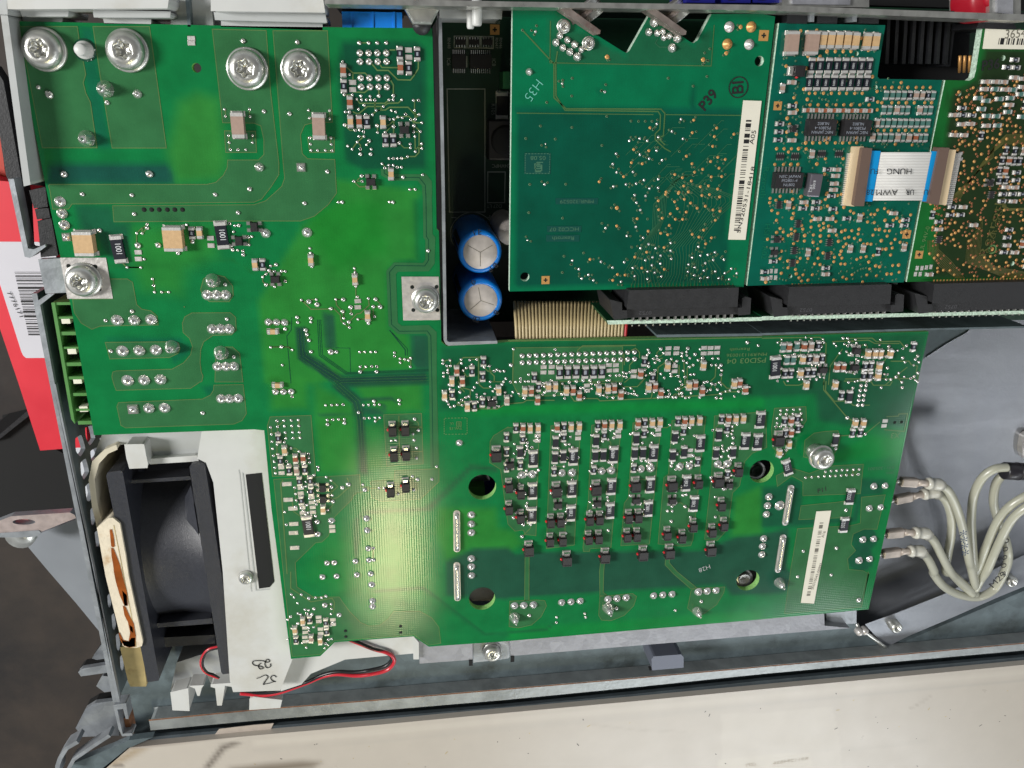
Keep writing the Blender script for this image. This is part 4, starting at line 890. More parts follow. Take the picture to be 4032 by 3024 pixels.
# ---- 1: board with the V-shaped notches
IF = tp(2,0,40,86,425,88,985,440,1018,455,1042,438,1215,132,1245,125,1550,350,1592,372,1630,345,1750,120,2183,118) + tp(3,0,112,140) + tp(2,1,2026,830,14,868)
M_ifb = mask_mat("interface_mask", attr="tone"); M_ift = mask_mat("interface_trace", (84, 124, 74), gain=.75); M_ifd = mask_mat("interface_trace_dim", (62, 128, 92))
ib = thing("interface_circuit_board", "bluish green board with two V notches, gold dots and a white barcode strip", "circuit board", W(2500, 600, ZC))
IT = [(tp(2,0,75,972,1290,985,1345,975,2010,990) + tp(2,1,1890,250,1880,810,60,825), (0,86,66), .6, .95), (tp(2,0,365,180,430,180,1000,480,1210,180,1260,160,1590,400,1770,215,1745,568,360,540), (30,104,70), .6, .9),
      (tp(2,0,60,935,2000,945,2000,975,60,968), (0,78,70), .8, .8), (band(tp(2,0,830,730,775,790,765,915), 8), (0,78,60), .5, .8), (band(tp(2,0,1590,740,1580,930), 8), (0,78,60), .5, .8)]
board("board_panel", IF, ZC, 1.6, [(*t(2,1,145,742), 18), (*t(2,0,2160,525), 19)], IT, (0,120,78), ib, M_ifb, M_edge2, cell=1.0)
b = MB()
def tr_i(c, r, s, w=.2, m=None): b.ribbon(PX([t(c, r, *map(float, x.split(","))) for x in s.split()], ZC), q(w), q(ZC + .07), m or M_ift)
tr_i(2,0,"125,260 395,550 395,840 500,935 1315,938 1348,975 1335,1165 1290,1190 1350,1245",.22); tr_i(2,0,"425,440 410,540 412,825 490,948 1290,958 1310,990 1305,1110 1265,1150 1265,1200 1345,1275 1400,1305",.22)
tr_i(2,0,"360,540 1745,567 1772,215",.14); tr_i(2,0,"365,180 360,540",.14); tr_i(2,0,"75,972 1250,985",.14); tr_i(2,0,"1350,985 2010,992",.14)
tr_i(2,0,"1290,330 1265,370 1300,405 1370,405 1400,370 1385,320",.14,M_ifd)
for k in range(13):      # the fan of parallel lines climbing from the socket
    x = 1330 + k * 24; d = k * 17
    b.ribbon(PX(tp(2,1, x - 90 + k * 9, 828, x, 740 - k * 4, x + 10, 600 - k * 5, x - 40 + k * 6, 540 - k * 8, x + 110 + k * 8, 380 - k * 14, x + 180 + k * 16, 190 - k * 10, x + 190 + k * 14, 60, x + 20 + k * 10, -120 + k * 8), ZC), q(.10), q(ZC + .07), M_ifd)
for k in range(9):
    x = 1240 + k * 14; b.ribbon(PX(tp(2,1, 1060 + k * 30, 826, 1080 + k * 22, 760 - k * 12, 1000 + k * 36, 700 - k * 20, x - 60, 420 - k * 8, x, 330 - k * 14, x + 10, 120 - k * 10, x + 150, -40 - k * 12, x + 200 + k * 10, -130), ZC), q(.10), q(ZC + .07), M_ifd)
for k in range(8):
    b.ribbon(PX(tp(2,1, 1500 + k * 55, 828, 1505 + k * 50, 780, 1540 + k * 40, 735 - k * 6, 1560 + k * 38, 640 + k * 6, 1600 + k * 20, 600 - k * 5), ZC), q(.10), q(ZC + .07), M_ifd)
for x in range(1060, 1960, 30): b.ribbon(PX(tp(2,1,x,842 - (x-1060)*.02,x,800), ZC), q(.12), q(ZC + .075), M_ift)
rr = random.Random(5)
for k in range(26):
    x, y = rr.uniform(1000, 1850), rr.uniform(1250, 1640); dx = rr.uniform(60, 240); b.ribbon(PX(tp(2,0,x,y,x + dx,y - dx,x + dx + rr.uniform(20,120),y - dx), ZC), q(.09), q(ZC + .065), M_ifd)
b.build("copper_trace", ib)["kind"] = "stuff"
gold = P2(2,0,"853,490,20 1678,513,19 2000,232,18 1877,457,17 1598,1032 1221,1098 1585,1140 1795,1100 1775,1173 1943,1153 1761,1257 1082,1285 1212,1295 1535,1342 1805,1352 1868,1370 1743,1388 1062,1398 1155,1407 1583,1407 1675,1455 1815,1445 1605,1480 1435,1500 1748,1520 1838,1517 1500,1527 995,1518 1577,1555 785,1562 1512,1598 1654,1605 1724,1597 1803,1625 1552,1648 1470,1652 1360,1650", 12.5) + \
  P2(2,1,"1356,33 1466,25 1552,12 1668,42 1733,35 1820,55 1293,88 1433,97 1517,75 1571,108 1627,152 1697,135 1763,167 1823,177 1457,155 1296,165 1397,200 1533,185 937,150,17 1111,243 1327,238 1440,247 1502,247 1783,255 936,305 1387,300 1206,350 1683,340 1314,368 1374,380 1585,377 1642,400 1750,407 1700,458 1343,490 1193,530 1092,572 706,592 1152,667 1345,678 942,722 1008,727 902,772", 12.5)
gm = MB(); gm.lathe((0, 0, 0), [(1, 0), (.96, .1), (0, .12)], M_gold, 14); GM = gm.mesh("gold_test_pad")
for p, r in gold: put("gold_test_pad", GM, ib, W(p[0], p[1], ZC + .05), scale=(r, r, r))
silver = P2(2,0,"237,272 467,718 833,790 315,1585 323,1237,8 1280,1065 1488,1025 1410,1130 1505,1193 1293,1178 1133,1190 1198,1210 1044,1210 1278,1295 930,1322 1135,1330 1215,1363 1325,1377 902,1410 935,1482 1075,1478 1293,1540 1170,1548 1103,1578 1015,1585 908,1603 1217,1620 1291,1615", 13) + \
  P2(2,1,"1090,40 1184,47 1105,105 1138,168 1100,313 840,323 1022,390 1163,407 1210,462 1400,452 1270,497 1140,497 1398,518 1638,483 553,602 800,613 1000,617 900,663 610,677 693,725 635,757 735,772 973,785 1075,667 1090,738 1182,600 1244,575 1313,560 1238,643 1311,628 1405,588 1200,698 1262,708 1320,740 1200,762 1583,577 1655,560 1718,553 1780,532 1765,597 1697,625 1857,595 1553,637 1607,662 1685,690 1548,700 1603,730 1783,698 1655,755 1720,750 1865,712 1920,673 1967,713 1813,755 1903,765 168,427,9", 13)
for p, r in silver: put("solder_dot", J_sm, ib, W(p[0], p[1], ZC + .05), rr.uniform(0, 6), scale=(r * .85, r * .85, r * .85))
big = P2(2,0,"183,617,27 448,305,27 512,343,27 413,365,29 573,382,29 473,410,27 632,425,25 533,445,29 597,487,33 1260,190,38 1212,275,29 1285,283,27 1333,268,25 1388,308,27 1340,322,25 1457,325,36 1412,410,34", 28)
for p, r in big: put("solder_joint", J_big, ib, W(p[0], p[1], ZC + .05), rr.uniform(0, 6), scale=(r, r, r))
for x, y, m in ((1902,232,M_tin),(2090,232,M_gold),(1885,380,M_gold),(2073,382,M_tin)):
    b = MB(); c = W(*t(2,0,x,y), ZC + .05); r = sz(2900, 100, 44 / K, ZC); b.lathe(tuple(c), [(r, 0), (r, q(.1)), (r * .62, q(.12)), (r * .3, q(.9)), (0, q(1))], m, 20); b.build("through_pad", ib)
vs_ = []
for p, r in gold + silver:
    for _ in range(2):
        a = rr.uniform(0, 6.28); d = rr.uniform(12, 17); vs_.append(((p[0] + d * math.cos(a), p[1] + d * math.sin(a)), q(.22)))
vs_ += P2(2,0,"125,260 245,222 333,880 552,672 548,825 840,728 1377,672 1710,657 1592,740 470,690 850,1000 1058,1040 1122,1042 1180,1042 1238,1042 280,1083 550,1095 153,1190 407,1195 808,1250 188,1585 497,1583 1473,1302 1735,420 1690,455 1722,523 1675,553", 12) + P2(2,1,"180,190 470,237 808,282 650,537 482,565 467,705 890,150 1065,487 1200,245 1695,290 1770,215 1870,525", 12)
vias(ib, vs_, mat('via_ring', (86, 124, 84), .4))
fiducial(ib, *t(2,1,323,770), ZC, sz(*t(2,1,323,770), 35 / K, ZC)); fiducial(ib, *t(3,0,15,300), ZC, sz(*t(3,0,15,300), 42 / K4, ZC))
M_pk = mat("dark_writing_field", (0, 76, 66), .35); M_ifw = mat("etched_grey_writing", (74, 122, 96), .4)
def fl(zx, zy): return (2050 + zx / 4.148, 580 + zy / 4.148)
b = MB()
for x0, y0, x1, y1 in ((60,90,490,438),(570,830,1262,930),(430,1285,990,1385),(415,1432,960,1540)): b.sheet(PX([fl(x0,y0),fl(x1,y0),fl(x1-4,y1),fl(x0,y1)], ZC), q(ZC + .06), M_pk)
for (x0, y0, x1, y1) in ((75,105,478,105),(478,105,470,425),(470,425,72,425),(72,425,75,105)):
    for k in range(8):
        u, v = k / 8, (k + .6) / 8; b.ribbon(PX([fl(x0+(x1-x0)*u,y0+(y1-y0)*u), fl(x0+(x1-x0)*v,y0+(y1-y0)*v)], ZC), q(.12), q(ZC + .08), M_ifw)
for pl in ([(365,245),(265,245),(255,290),(345,290),(345,375),(240,375),(240,300)], [(320,270),(230,270),(230,345),(330,345),(330,315),(260,315)], [(230,400),(330,400),(310,385),(250,385)]): b.ribbon(PX([fl(*p) for p in pl], ZC), q(.16), q(ZC + .09), M_ifw)
b.build("etched_emblem", ib)
for s_, zx, zy, h in (("05.08",285,170,62),("MNR:320529",920,882,58),("HCC02 07",715,1335,62),("Rexroth",695,1483,62)): text("etched_writing", s_, *fl(zx, zy), ZC + .1, sz(2200, 800, h / 4.148, ZC), 180, M_ifw, ib, sq=1.28)
text("chalk_writing", "H35", *t(2,0,218,775), ZC + .1, q(1.6), -126, mat("pale_chalk", (110, 200, 180), .6), ib, off=-.015)
text("pen_writing", "P39", *t(2,0,1722,862), ZC + .1, q(1.75), 52, M_ink, ib, off=.02); text("stamp_writing", "BI", *t(2,0,1980,752), ZC + .1, q(2.1), 95, M_ink, ib, off=.01)
b = MB(); c = W(*t(2,0,1980,750), ZC); b.ribbon(circle((c.x, c.y), sz(2900, 340, 84 / K, ZC), 36), q(.18), q(ZC + .1), M_ink, True); b.build("stamp_ring", ib)
ls = lambda X, Y: (2840 + X / 2.765, 380 + Y / 2.765)
prism_px("paper_strip", [ls(242,42), ls(440,48), ls(265,1560), ls(78,1558)], ZC + .24, ZC + .08, M_label, ib, bevel=0)
barcode(ib, ls(300,256), ls(165,1462), sz(2900,700,60/2.765,ZC), ZC + .27, 62, 9, (.03,.12,.155,.18,.53,.96))
text("strip_number", "SN320531-18418", *ls(268,1130), ZC + .28, sz(2900,700,42/2.765,ZC), 83, M_ink, ib, sq=1.72); text("strip_number", "A05", *ls(345,442), ZC + .28, sz(2900,700,50/2.765,ZC), 83, M_ink, ib, sq=1.25)

# ---- 2: board with the two optocoupler chips
IO = tp(3,0,145,195,1042,212,980,600,976,645,990,665,1522,675) + tp(3,1,1196,775,0,800) + tp(2,1,2056,820)
M_iom = mask_mat("teal_board_mask", attr="tone"); M_iot = mask_mat("teal_board_trace", (22, 132, 98))
io = thing("optocoupler_circuit_board", "teal green board dense with chip parts, socketed between the other two plug-in boards", "circuit board", W(3350, 700, ZC))
board("board_panel", IO, ZC, 1.6, [(*t(3,0,957,738), 9), (*t(3,1,238,723), 9), (*t(3,0,295,450), 8), (*t(3,0,800,453), 8)], [(tp(3,0,200,230,980,230,940,640,1400,700,1380,1200,100,1200), (0,90,76), 2.5, .7)], (0,104,84), io, M_iom, M_edge2, cell=1.2)
CH['l'] = ("chip_capacitor", chip_mesh("chip_capacitor", 1.35, 2.9, 1.2, M_tan, tl=.2)); CH['u'] = ("large_capacitor", chip_mesh("large_capacitor", 2.3, 3.9, 1.7, M_mauve, tl=.13))
CH['j'] = ("chip_resistor", chip_mesh("chip_resistor", 1.25, 2.75, .5, M_blue_blk, tl=.18)); CH['a'] = ("resistor_array", AR)
SC.update(l=1.25, u=1.3, j=1.2, D=1.2, a=1.15)
comps(io, """
30:u238,365 u407,365 l500,340 l568,340 l637,340 l707,340 l776,345 l875,350 l945,350 j415,555 j487,555 j560,555 j630,555 j700,555 j768,555 j835,555 j900,555 j395,697 j465,697 j535,697 j605,697 j675,697 j745,697 j812,697 j878,697
30:D285,600,90 v248,695,90 v168,745 k908,838,90 k253,893,90 v252,950,90 k147,1045,90 k140,1112,90 k133,1180,90 s258,1085,90 v248,1183,90 b375,930,90 b448,930,90 b522,932,90 b597,932,90 b672,932,90 b747,934,90 b820,934,90 b893,934,90
30:g1045,803 g1097,803 g1145,803 g1195,804 k1245,804 v1295,804 v1345,804 k1395,805 g1440,805 g1025,928 g1073,928 v1133,928 g1175,929 g1225,929 v1325,930 g1370,930 g1417,930 v965,1037 g1010,1038 g1060,1038 g1110,1038 g1160,1039 g1205,1039 g1255,1040 g1303,1040 g1350,1040 g1397,1040 v928,1158 g985,1160 g1035,1160 g1085,1160 v1140,1160 g1185,1160 v1235,1162 b1290,1162 g1330,1163 g1375,1163
30:a150,1320 a275,1320 a500,1298 a645,1298 v418,1298 k548,1430,90 v625,1430,90 v615,1483,90 v605,1548,90 v598,1600,90
31:a138,120,90 v220,120 v350,97,90 k455,97,90 k342,150,90 k447,150,90 k583,45,90 k595,155,90 v463,237,90 v567,237,90 k713,235,90 v820,230 v1105,190,90 k1208,247,90 k1075,293,90 k1197,293,90 v587,335,90 a300,280,90 a285,390,90 a268,505,90 a253,610,90 a563,437,90 a550,550,90 v385,520 v740,490 v848,490 v1193,478 k978,515 k535,653,90 v532,703,90 s120,410,90 s100,520 k93,597,90 k22,685,90 w78,680,90 w118,680,90 w75,735,90 w115,735,90 v20,740,90
""", ZC, .74)
IC_o = icmesh("optocoupler_chip", 5.5, 2.9, 1.5, 8, .68, 1.0)
for p, tx, fl_ in ((t(3,0,478,1075), 1, 180), (t(3,0,770,1078), 1, 180), (t(3,0,200,1518), 1, 0)):
    o = put("optocoupler_chip", IC_o, io, W(*p, ZC)); c = W(*p, ZC)
    for i, s_ in enumerate(("NEC JAPAN", "PS2801-4", "NL802")):
        text("chip_print", s_, 0, 0, 0, q(.5), fl_, M_mark, io, loc=(c.x, c.y + q((.75 - .75 * i) * (1 if fl_ == 0 else -1)), q(ZC + 1.63)), sq=1.15)
b = MB(); c = W(*t(3,0,432,1560), ZC + 1); b.box(tuple(c), (q(2.4), q(4.2), q(2)), mat("grey_metal_can", (120, 116, 124), .35, .6), rot=math.radians(-3)); b.build("crystal_can", io, .0002)
text("chip_print", "HCJ", *t(3,0,412,1590), ZC + 2.1, q(.55), -90, M_print, io); text("chip_print", "8.000", *t(3,0,440,1560), ZC + 2.1, q(.5), -90, M_print, io)
for x0, y0, dx in ((415,557,70.3),(395,699,69.3)):
    for k in range(8): text("printed_value", "1001", *t(3,0,x0 + 5 + k * dx,y0), ZC + .70, q(.42), -90, M_print, io)
for (c_, r_, x, y) in ((3,0,133,893),(3,1,1222,370)): fiducial(io, *t(c_, r_, x, y), ZC, sz(*t(c_, r_, x, y), 35 / K4, ZC))
def fill(polys, avoid, n, dmin, rnd, davoid):
    out = []; tries = 0
    xs = [p[0] for po in polys for p in po]; ys = [p[1] for po in polys for p in po]
    while len(out) < n and tries < n * 30:
        tries += 1; x, y = rnd.uniform(min(xs), max(xs)), rnd.uniform(min(ys), max(ys))
        if not any(inpoly(np.array([[x, y]]), po)[0] for po in polys): continue
        if any((x - a) ** 2 + (y - b_) ** 2 < davoid ** 2 for a, b_ in avoid): continue
        if any((x - a) ** 2 + (y - b_) ** 2 < dmin ** 2 for a, b_ in out): continue
        out.append((x, y))
    return out
def c_px(parent):
    res = []
    for o in parent.children:
        if o.type == 'MESH' and o.location.length > 0:
            v = R @ np.array(o.location) + T0; res.append((2016 + FPX * v[0] / v[2], 1512 + FPX * v[1] / v[2]))
    return res
rg = random.Random(11)
ctop = tp(3,0,175,240,1000,250,960,650,1490,700,1300,1629,110,1629); cbot = tp(3,1,60,20,1290,20,1170,770,20,780)
ffc_zone = tp(3,0,760,1230,1640,1230,1560,1629,700,1629) + []
av = c_px(io)
G1 = fill([ctop], av, 75, 16, rg, 17) + fill([cbot], av, 170, 14, rg, 16); G1 = [g for g in G1 if not inpoly(np.array([g]), tp(3,0,740,1230,1640,1230) + tp(3,1,1400,140,690,140))[0]]
rows = [t(3,0,x,787) for x in (450,520,587,655,715,785,848)] + [t(3,0,x,885) for x in (407,475,550,627,692,755,828,905)] + [t(3,0,x,434) for x in (460,550,620,687,752)] + [t(3,0,x,1205) for x in (370,430,490,550,620,682,742,800)] + [t(3,0,x,1255) for x in (125,188,250,310)] + [t(3,0,x,1388) for x in (110,183,245,305)] + \
       [t(3,0,x,738) for x in (1038,1098,1160,1233,1303,1360,1422)] + [t(3,0,x,867) for x in (1013,1097,1155,1220,1287,1375,1433)] + [t(3,0,x,1100) for x in (978,1033,1092,1155,1213,1270,1330,1387)]
G1 = rows + [g for g in G1 if all((g[0]-a)**2 + (g[1]-b_)**2 > 180 for a, b_ in rows)]
random.Random(1).shuffle(G1)
for p in G1[:100]: r = q(.34 * rg.uniform(.85, 1.1)); put("gold_test_pad", GM, io, W(p[0], p[1], ZC + .05), scale=(r, r, r))
dots(io, "small_gold_pad", [(p, q(.31)) for p in G1[100:]], ZC, M_gold, .2, "stuff")
vias(io, [(p, q(.2)) for p in fill([ctop, cbot], av + G1, 420, 9, rg, 10)], mat('via_ring_teal', (104, 140, 104), .4))
b = MB()
for k in range(120):
    g = rg.choice(G1); dx = rg.choice([-1, 1]) * rg.uniform(10, 60); dy = rg.choice([-1, 1]) * rg.uniform(5, 60)
    if inpoly(np.array([[g[0] + dx, g[1] + dy * 2 + abs(dx)]]), PXo)[0] if False else True:
        pts = [g, (g[0] + dx * .3, g[1] + dy), (g[0] + dx, g[1] + dy + abs(dx) * .6)]
        if all(inpoly(np.array([p]), IO)[0] for p in pts): b.ribbon(PX(pts, ZC), q(.09), q(ZC + .06), M_iot)
for k in range(12): b.ribbon(PX(tp(3,1,250 + k * 26,790 - k,240 + k * 26,740,200 + k * 30,690 - k * 8,215 + k * 34,400 + k * 10), ZC), q(.09), q(ZC + .06), M_iot)
for k in range(14): b.ribbon(PX(tp(3,1,640 + k * 26,782 - k,680 + k * 24,700 - k * 3,780 + k * 22,620 - k * 6,900 + k * 20,560 - k * 6), ZC), q(.09), q(ZC + .06), M_iot)
for x in range(255, 1080, 27): b.ribbon(PX(tp(3,1,x,812 - (x - 255) * .018,x,785), ZC), q(.25), q(ZC + .07), M_gold if x % 2 else M_copl)
b.build("copper_trace", io)["kind"] = "stuff"
text("etched_writing", "Rexroth", *t(3,0,20,1540), ZC + .1, q(1.2), -90, M_iot, io); text("etched_writing", "HSI11 A02", *t(3,1,30,430), ZC + .1, q(1.1), -90, M_iot, io)

# ---- 3: olive board at the right edge
OL = tp(3,0,1862,238,2400,250) + tp(3,1,2420,740,1222,772) + tp(3,0,1440,1200,1548,676,1755,680,1790,655,1805,600)
M_olm = mask_mat("olive_board_mask", attr="tone"); M_olt = mask_mat("olive_trace", (104, 104, 48), rough=.36); M_olc = mat("copper_via", (176, 112, 72), .4, .3)
ob = thing("processor_circuit_board", "dark olive board at the right edge of the photo with many copper-ringed holes", "circuit board", W(3800, 800, ZC))
board("board_panel", OL, ZC, 1.6, [(*t(3,0,1662,788), 10), (*t(3,0,2035,490), 10), (*t(3,1,2113,617), 9)], [(tp(3,0,1875,420,2300,420,2300,640) + tp(3,1,2300,745,1440,745) + tp(3,0,1560,1200,1580,830,1640,760,1800,700), (36,54,28), 1.2, .95)], (24,112,48), ob, M_olm, M_edge2, cell=1.2)
comps(ob, """
30:k2130,505,90 k2065,568,90 k2140,570,90 v1880,690,90 v1960,690,90 v2030,692,90 v2120,655,90 v2195,665,90 v1868,752,90 g1960,752,90 v2040,755,90 g2112,757,90 v2190,735,90 g1822,828,90 g1888,850,90 g2000,835,90 g2090,828,90 g2175,795,90 k1685,912,90 g1850,920,90 v2080,885,90 g2070,945,90 v1610,970,90 k1688,970,90 k1768,972,90 g1892,978,90 g1972,980,90 v1678,1048,90 v1752,1045,90 v1885,1060,90 g1982,1058,90 v1612,1138,90 v1695,1140,90 k1848,1145 k2055,1270 k2130,1275 v2205,1275 k2025,1355 b2080,1355 k2122,1360 k2170,1360 k2000,1440 b2050,1440 k2145,1455,90 k2000,1520 k2055,1520 k2140,1520,90 v2050,1578,90 v2125,1580,90 s1915,1540,90 k2215,885 g2190,985,90 w1675,1295 w1675,1342
31:a1930,35,90 k2030,30,90 k2110,30,90 k2190,30,90 k2020,90,90 v2110,90,90 k1600,138,90 v1690,138,90 k1435,205 k1585,205,90 k1672,205,90 k1487,263,90 v1485,325,90 v1780,290,90 a1487,412,90 k2082,330,90 k2065,395,90 v2060,460,90 k2037,520,90 v2125,520,90 b2190,450 v1405,705,90 w1310,655,90 w1350,655,90 w1388,650,90 w1425,645,90 w1295,705,90 w1335,705,90 k2225,560 k2230,640,90
""", ZC, .74)
fiducial(ob, *t(3,1,1327,541), ZC, sz(*t(3,1,1327,541), 34 / K4, ZC))
av = c_px(ob); z1 = tp(3,0,1640,780,2230,600,2230,1629,1560,1629); z2 = tp(3,1,1420,60,2230,60,2230,745,1400,720)
G2 = fill([z1, z2], av, 170, 14, rg, 14); G2 = [g for g in G2 if not inpoly(np.array([g]), tp(3,1,1860,150,2040,150,2000,540,1840,540))[0]]
for p in G2[:100]: r = q(.32); put("gold_test_pad", GM, ob, W(p[0], p[1], ZC + .05), scale=(r, r, r * 2.5))
dots(ob, "small_gold_pad", [(p, q(.28)) for p in G2[100:]], ZC, M_gold, .4, "stuff")
vias(ob, [(p, q(.22)) for p in fill([z1, z2], av + G2, 300, 8, rg, 9)], M_olc)
b = MB()
for k in range(10): b.ribbon(PX(tp(3,0,2240,1130 + k * 9,2060 - k * 3,1135 + k * 9,1960 - k * 6,1230 + k * 10,1950 - k * 10,1330 + k * 4,1560 + k * 12,1700 - k * 2), ZC), q(.11), q(ZC + .06), M_olt)
for k in range(12): b.ribbon(PX(tp(3,1,1860 - k * 11,240 + k * 20,1850 - k * 11,420,1840 - k * 11,540 + k * 6,1960 + k * 4,640 + k * 7,2230,690 + k * 6), ZC), q(.11), q(ZC + .06), M_olt)
for k in range(8): b.ribbon(PX(tp(3,1,1400 + k * 12,420,1400 + k * 12,520 - k * 4,1500 + k * 14,640 - k * 6,1640 + k * 10,740), ZC), q(.11), q(ZC + .06), M_olt)
b.ribbon(PX(tp(3,1,2040,60,2035,130,2080,160,2230,155), ZC), q(.5), q(ZC + .07), M_olt)
for x in range(1450, 2230, 28): b.ribbon(PX(tp(3,1,x,788 - (x - 1450) * .02,x,752 - (x - 1450) * .02), ZC), q(.35), q(ZC + .07), M_gold)
b.build("copper_trace", ob)["kind"] = "stuff"
text("etched_writing", "Rexroth", *t(3,1,1938,312), ZC + .1, q(1.6), 84, M_olt, ob, sq=1.55); text("etched_writing", "Bosch Group", *t(3,1,1978,312), ZC + .1, q(1.0), 84, M_olt, ob, sq=1.35)
b = MB(); c = W(*t(3,1,1942,496), ZC); b.ribbon(circle((c.x, c.y), sz(3900, 980, 33 / K4, ZC), 30), q(.3), q(ZC + .1), M_silk, True); b.lathe((c.x, c.y, c.z + q(.05)), [(q(.4), 0), (0, q(.1))], M_gold, 10); b.build("etched_ring", ob)
text("etched_writing", "UL 94V-0", *t(3,1,1375,410), ZC + .1, q(.9), 84, M_silk, ob); text("pen_writing", "P36", *t(3,0,1930,550), ZC + .1, q(1.7), 8, M_ink, ob, off=.02)
prism_px("paper_strip", tp(3,0,1890,243,2400,262,2400,418,1866,412), ZC + .24, ZC + .08, M_label, ob, bevel=0)
barcode(ob, t(3,0,1998,348), t(3,0,2380,356), sz(4000, 160, 50 / K4, ZC), ZC + .27, 26, 3, (.03,), M_ink)
text("strip_number", "3654", *t(3,0,2140,288), ZC + .28, q(1.5), 4, M_ink_pale, ob)
# ---- flat flexible cable joining them, with its two connectors
zf = lambda X, Y: (3380 + X / 5.821, 560 + Y / 5.821)
M_conc = mat("cream_plastic", (232, 208, 170), .45); M_conb = mat("brown_grey_latch", (112, 92, 82), .4)
def fconn(parent, cream, latch, pins):
    o = prism_px("cable_connector", cream, ZC + 1.3, ZC, M_conc, parent, .0002); prism_px("latch_bar", latch, ZC + 2.3, ZC + .3, M_conb, o, .0003)
    b = MB()
    (x0, y0), (x1, y1) = pins
    for k in range(26):
        u = k / 25; p = W(x0 + (x1 - x0) * u, y0 + (y1 - y0) * u, ZC + .2); b.box(tuple(p), (q(1.5), q(.28), q(.35)), M_term)
    b.build("contact_row", o)["kind"] = "stuff"
fconn(io, tp(3,0,783,1238,860,1236) + tp(3,1,780,135,706,128), tp(3,0,850,1245,932,1252) + tp(3,1,862,132,775,132), (t(3,0,752,1300), t(3,1,700,120)))
fconn(ob, tp(3,0,1575,1262,1640,1264) + tp(3,1,1556,125,1490,118), tp(3,0,1500,1245,1585,1248) + tp(3,1,1492,125,1400,108), (t(3,0,1650,1300), t(3,1,1570,110)))
fc = thing("flat_flex_cable", "white flat flex cable with bright blue ends bridging two plug-in boards, printed HUNG FU", "flat cable", W(*zf(1000, 800), ZC + 1.5))
M_ffw = mat("white_flex", (232, 230, 226), .35, noise=.03, nscale=200); M_ffb = mat("blue_flex_end", (0, 152, 222), .35)
zc = ZC + 1.7
b = MB(); nx, ny = 26, 4
A_, B_, C_, D_ = [np.array(zf(*p)) for p in ((515,230),(1680,230),(1465,1335),(330,1335))]
g = []
for i in range(nx + 1):
    u = i / nx
    for j in range(34 + 1):
        v = j / 34; p = (A_ * (1 - u) + B_ * u) * (1 - v) + (D_ * (1 - u) + C_ * u) * v; g.append(tuple(W(p[0], p[1], zc + .9 * math.sin(math.pi * u) + (.08 if j % 2 else 0))))
fs = [(i * 35 + j, i * 35 + j + 1, (i + 1) * 35 + j + 1, (i + 1) * 35 + j) for i in range(nx) for j in range(34)]
b.add(g, fs, M_ffw, False); b.build("white_film", fc)
prism_px("blue_stiffener", [zf(150,190), zf(512,200), zf(318,1362), zf(0,1350)], zc + .05, zc - .15, M_ffb, fc, 0)
prism_px("blue_stiffener", [zf(1682,205), zf(2000,218), zf(1800,1370), zf(1466,1357)], zc + .05, zc - .15, M_ffb, fc, 0)
for s_, X, Y, h, zz, sq_ in (("HUNG",930,662,130,1.15,1.15),("FU",362,660,120,1.15,1.0),("AWM",640,1145,130,1.1,1.15),("28",262,1140,120,1.15,1.05),("UR",1180,1140,120,1.1,.95),("U",1545,1140,120,1.15,1.1)):
    text("cable_print", s_, *zf(X, Y), zc + zz, sz(3550, 700, h / 5.821, zc), 180, M_ink, fc, sq=sq_, shear=-.12, off=.012 if s_ == "UR" else 0)
# ---- black finned connector in the gap
fb = thing("finned_black_connector", "deep black ribbed plastic block in the gap between two boards", "connector", W(3600, 200, 0))
prism_px("block_body", tp(3,0,985,110,1760,130,1740,690,960,690), -7, -26, M_dark, fb, 0)
for k in range(8):
    x = 1062 + k * 73; prism_px("rib", tp(3,0,x,125,x + 26,126,x + 8 - k * 2,540,x - 22 - k * 2,540), -.5, -9, M_blkpl, fb, .0002)
prism_px("rib", tp(3,0,1590,150,1640,150,1590,560,1548,560), -1, -9, M_blkpl, fb, .0002)
b = MB()
for x in (1672, 1712, 1755): p0, p1 = W(*t(3,0,x,470), -2), W(*t(3,0,x - 5,610), -3); b.tube([p0, p1], q(.3), M_gold, 8)
b.build("gold_contact", fb)
# ================================================================ TOP EDGE
rail = thing("front_panel_rail", "bright cast metal rail across the top edge above the plug-in boards", "metal rail", W(3000, 30, 12))
prism_px("rail_lip", [(1278, -12), (2000, 6), (3000, 19), (4070, 58), (4070, 84), (3000, 41), (2000, 27), (1740, 24), (1278, 16)], 12, 5, M_zinc, rail)
prism_px("rail_web", [(1300, -12), (4070, 50), (4070, 66), (3000, 30), (2000, 16), (1300, 5)], 5, -22, M_blkpl, rail)
for x0 in (215, 470, 820): prism_px("card_guide", tp(3,0,x0,118,x0 + 170,122,x0 + 165,200,x0 - 8,196), 6.5, -8, M_blkpl, rail)
prism_px("card_guide", tp(3,0,1830,185,2130,195,2150,245,1810,240), 6.5, -8, M_blkpl, rail)
for x0 in (400, 760): prism_px("metal_tab", tp(3,0,x0,90,x0 + 45,92,x0 + 40,185,x0 + 5,183), 7.2, 2, M_steel, rail)
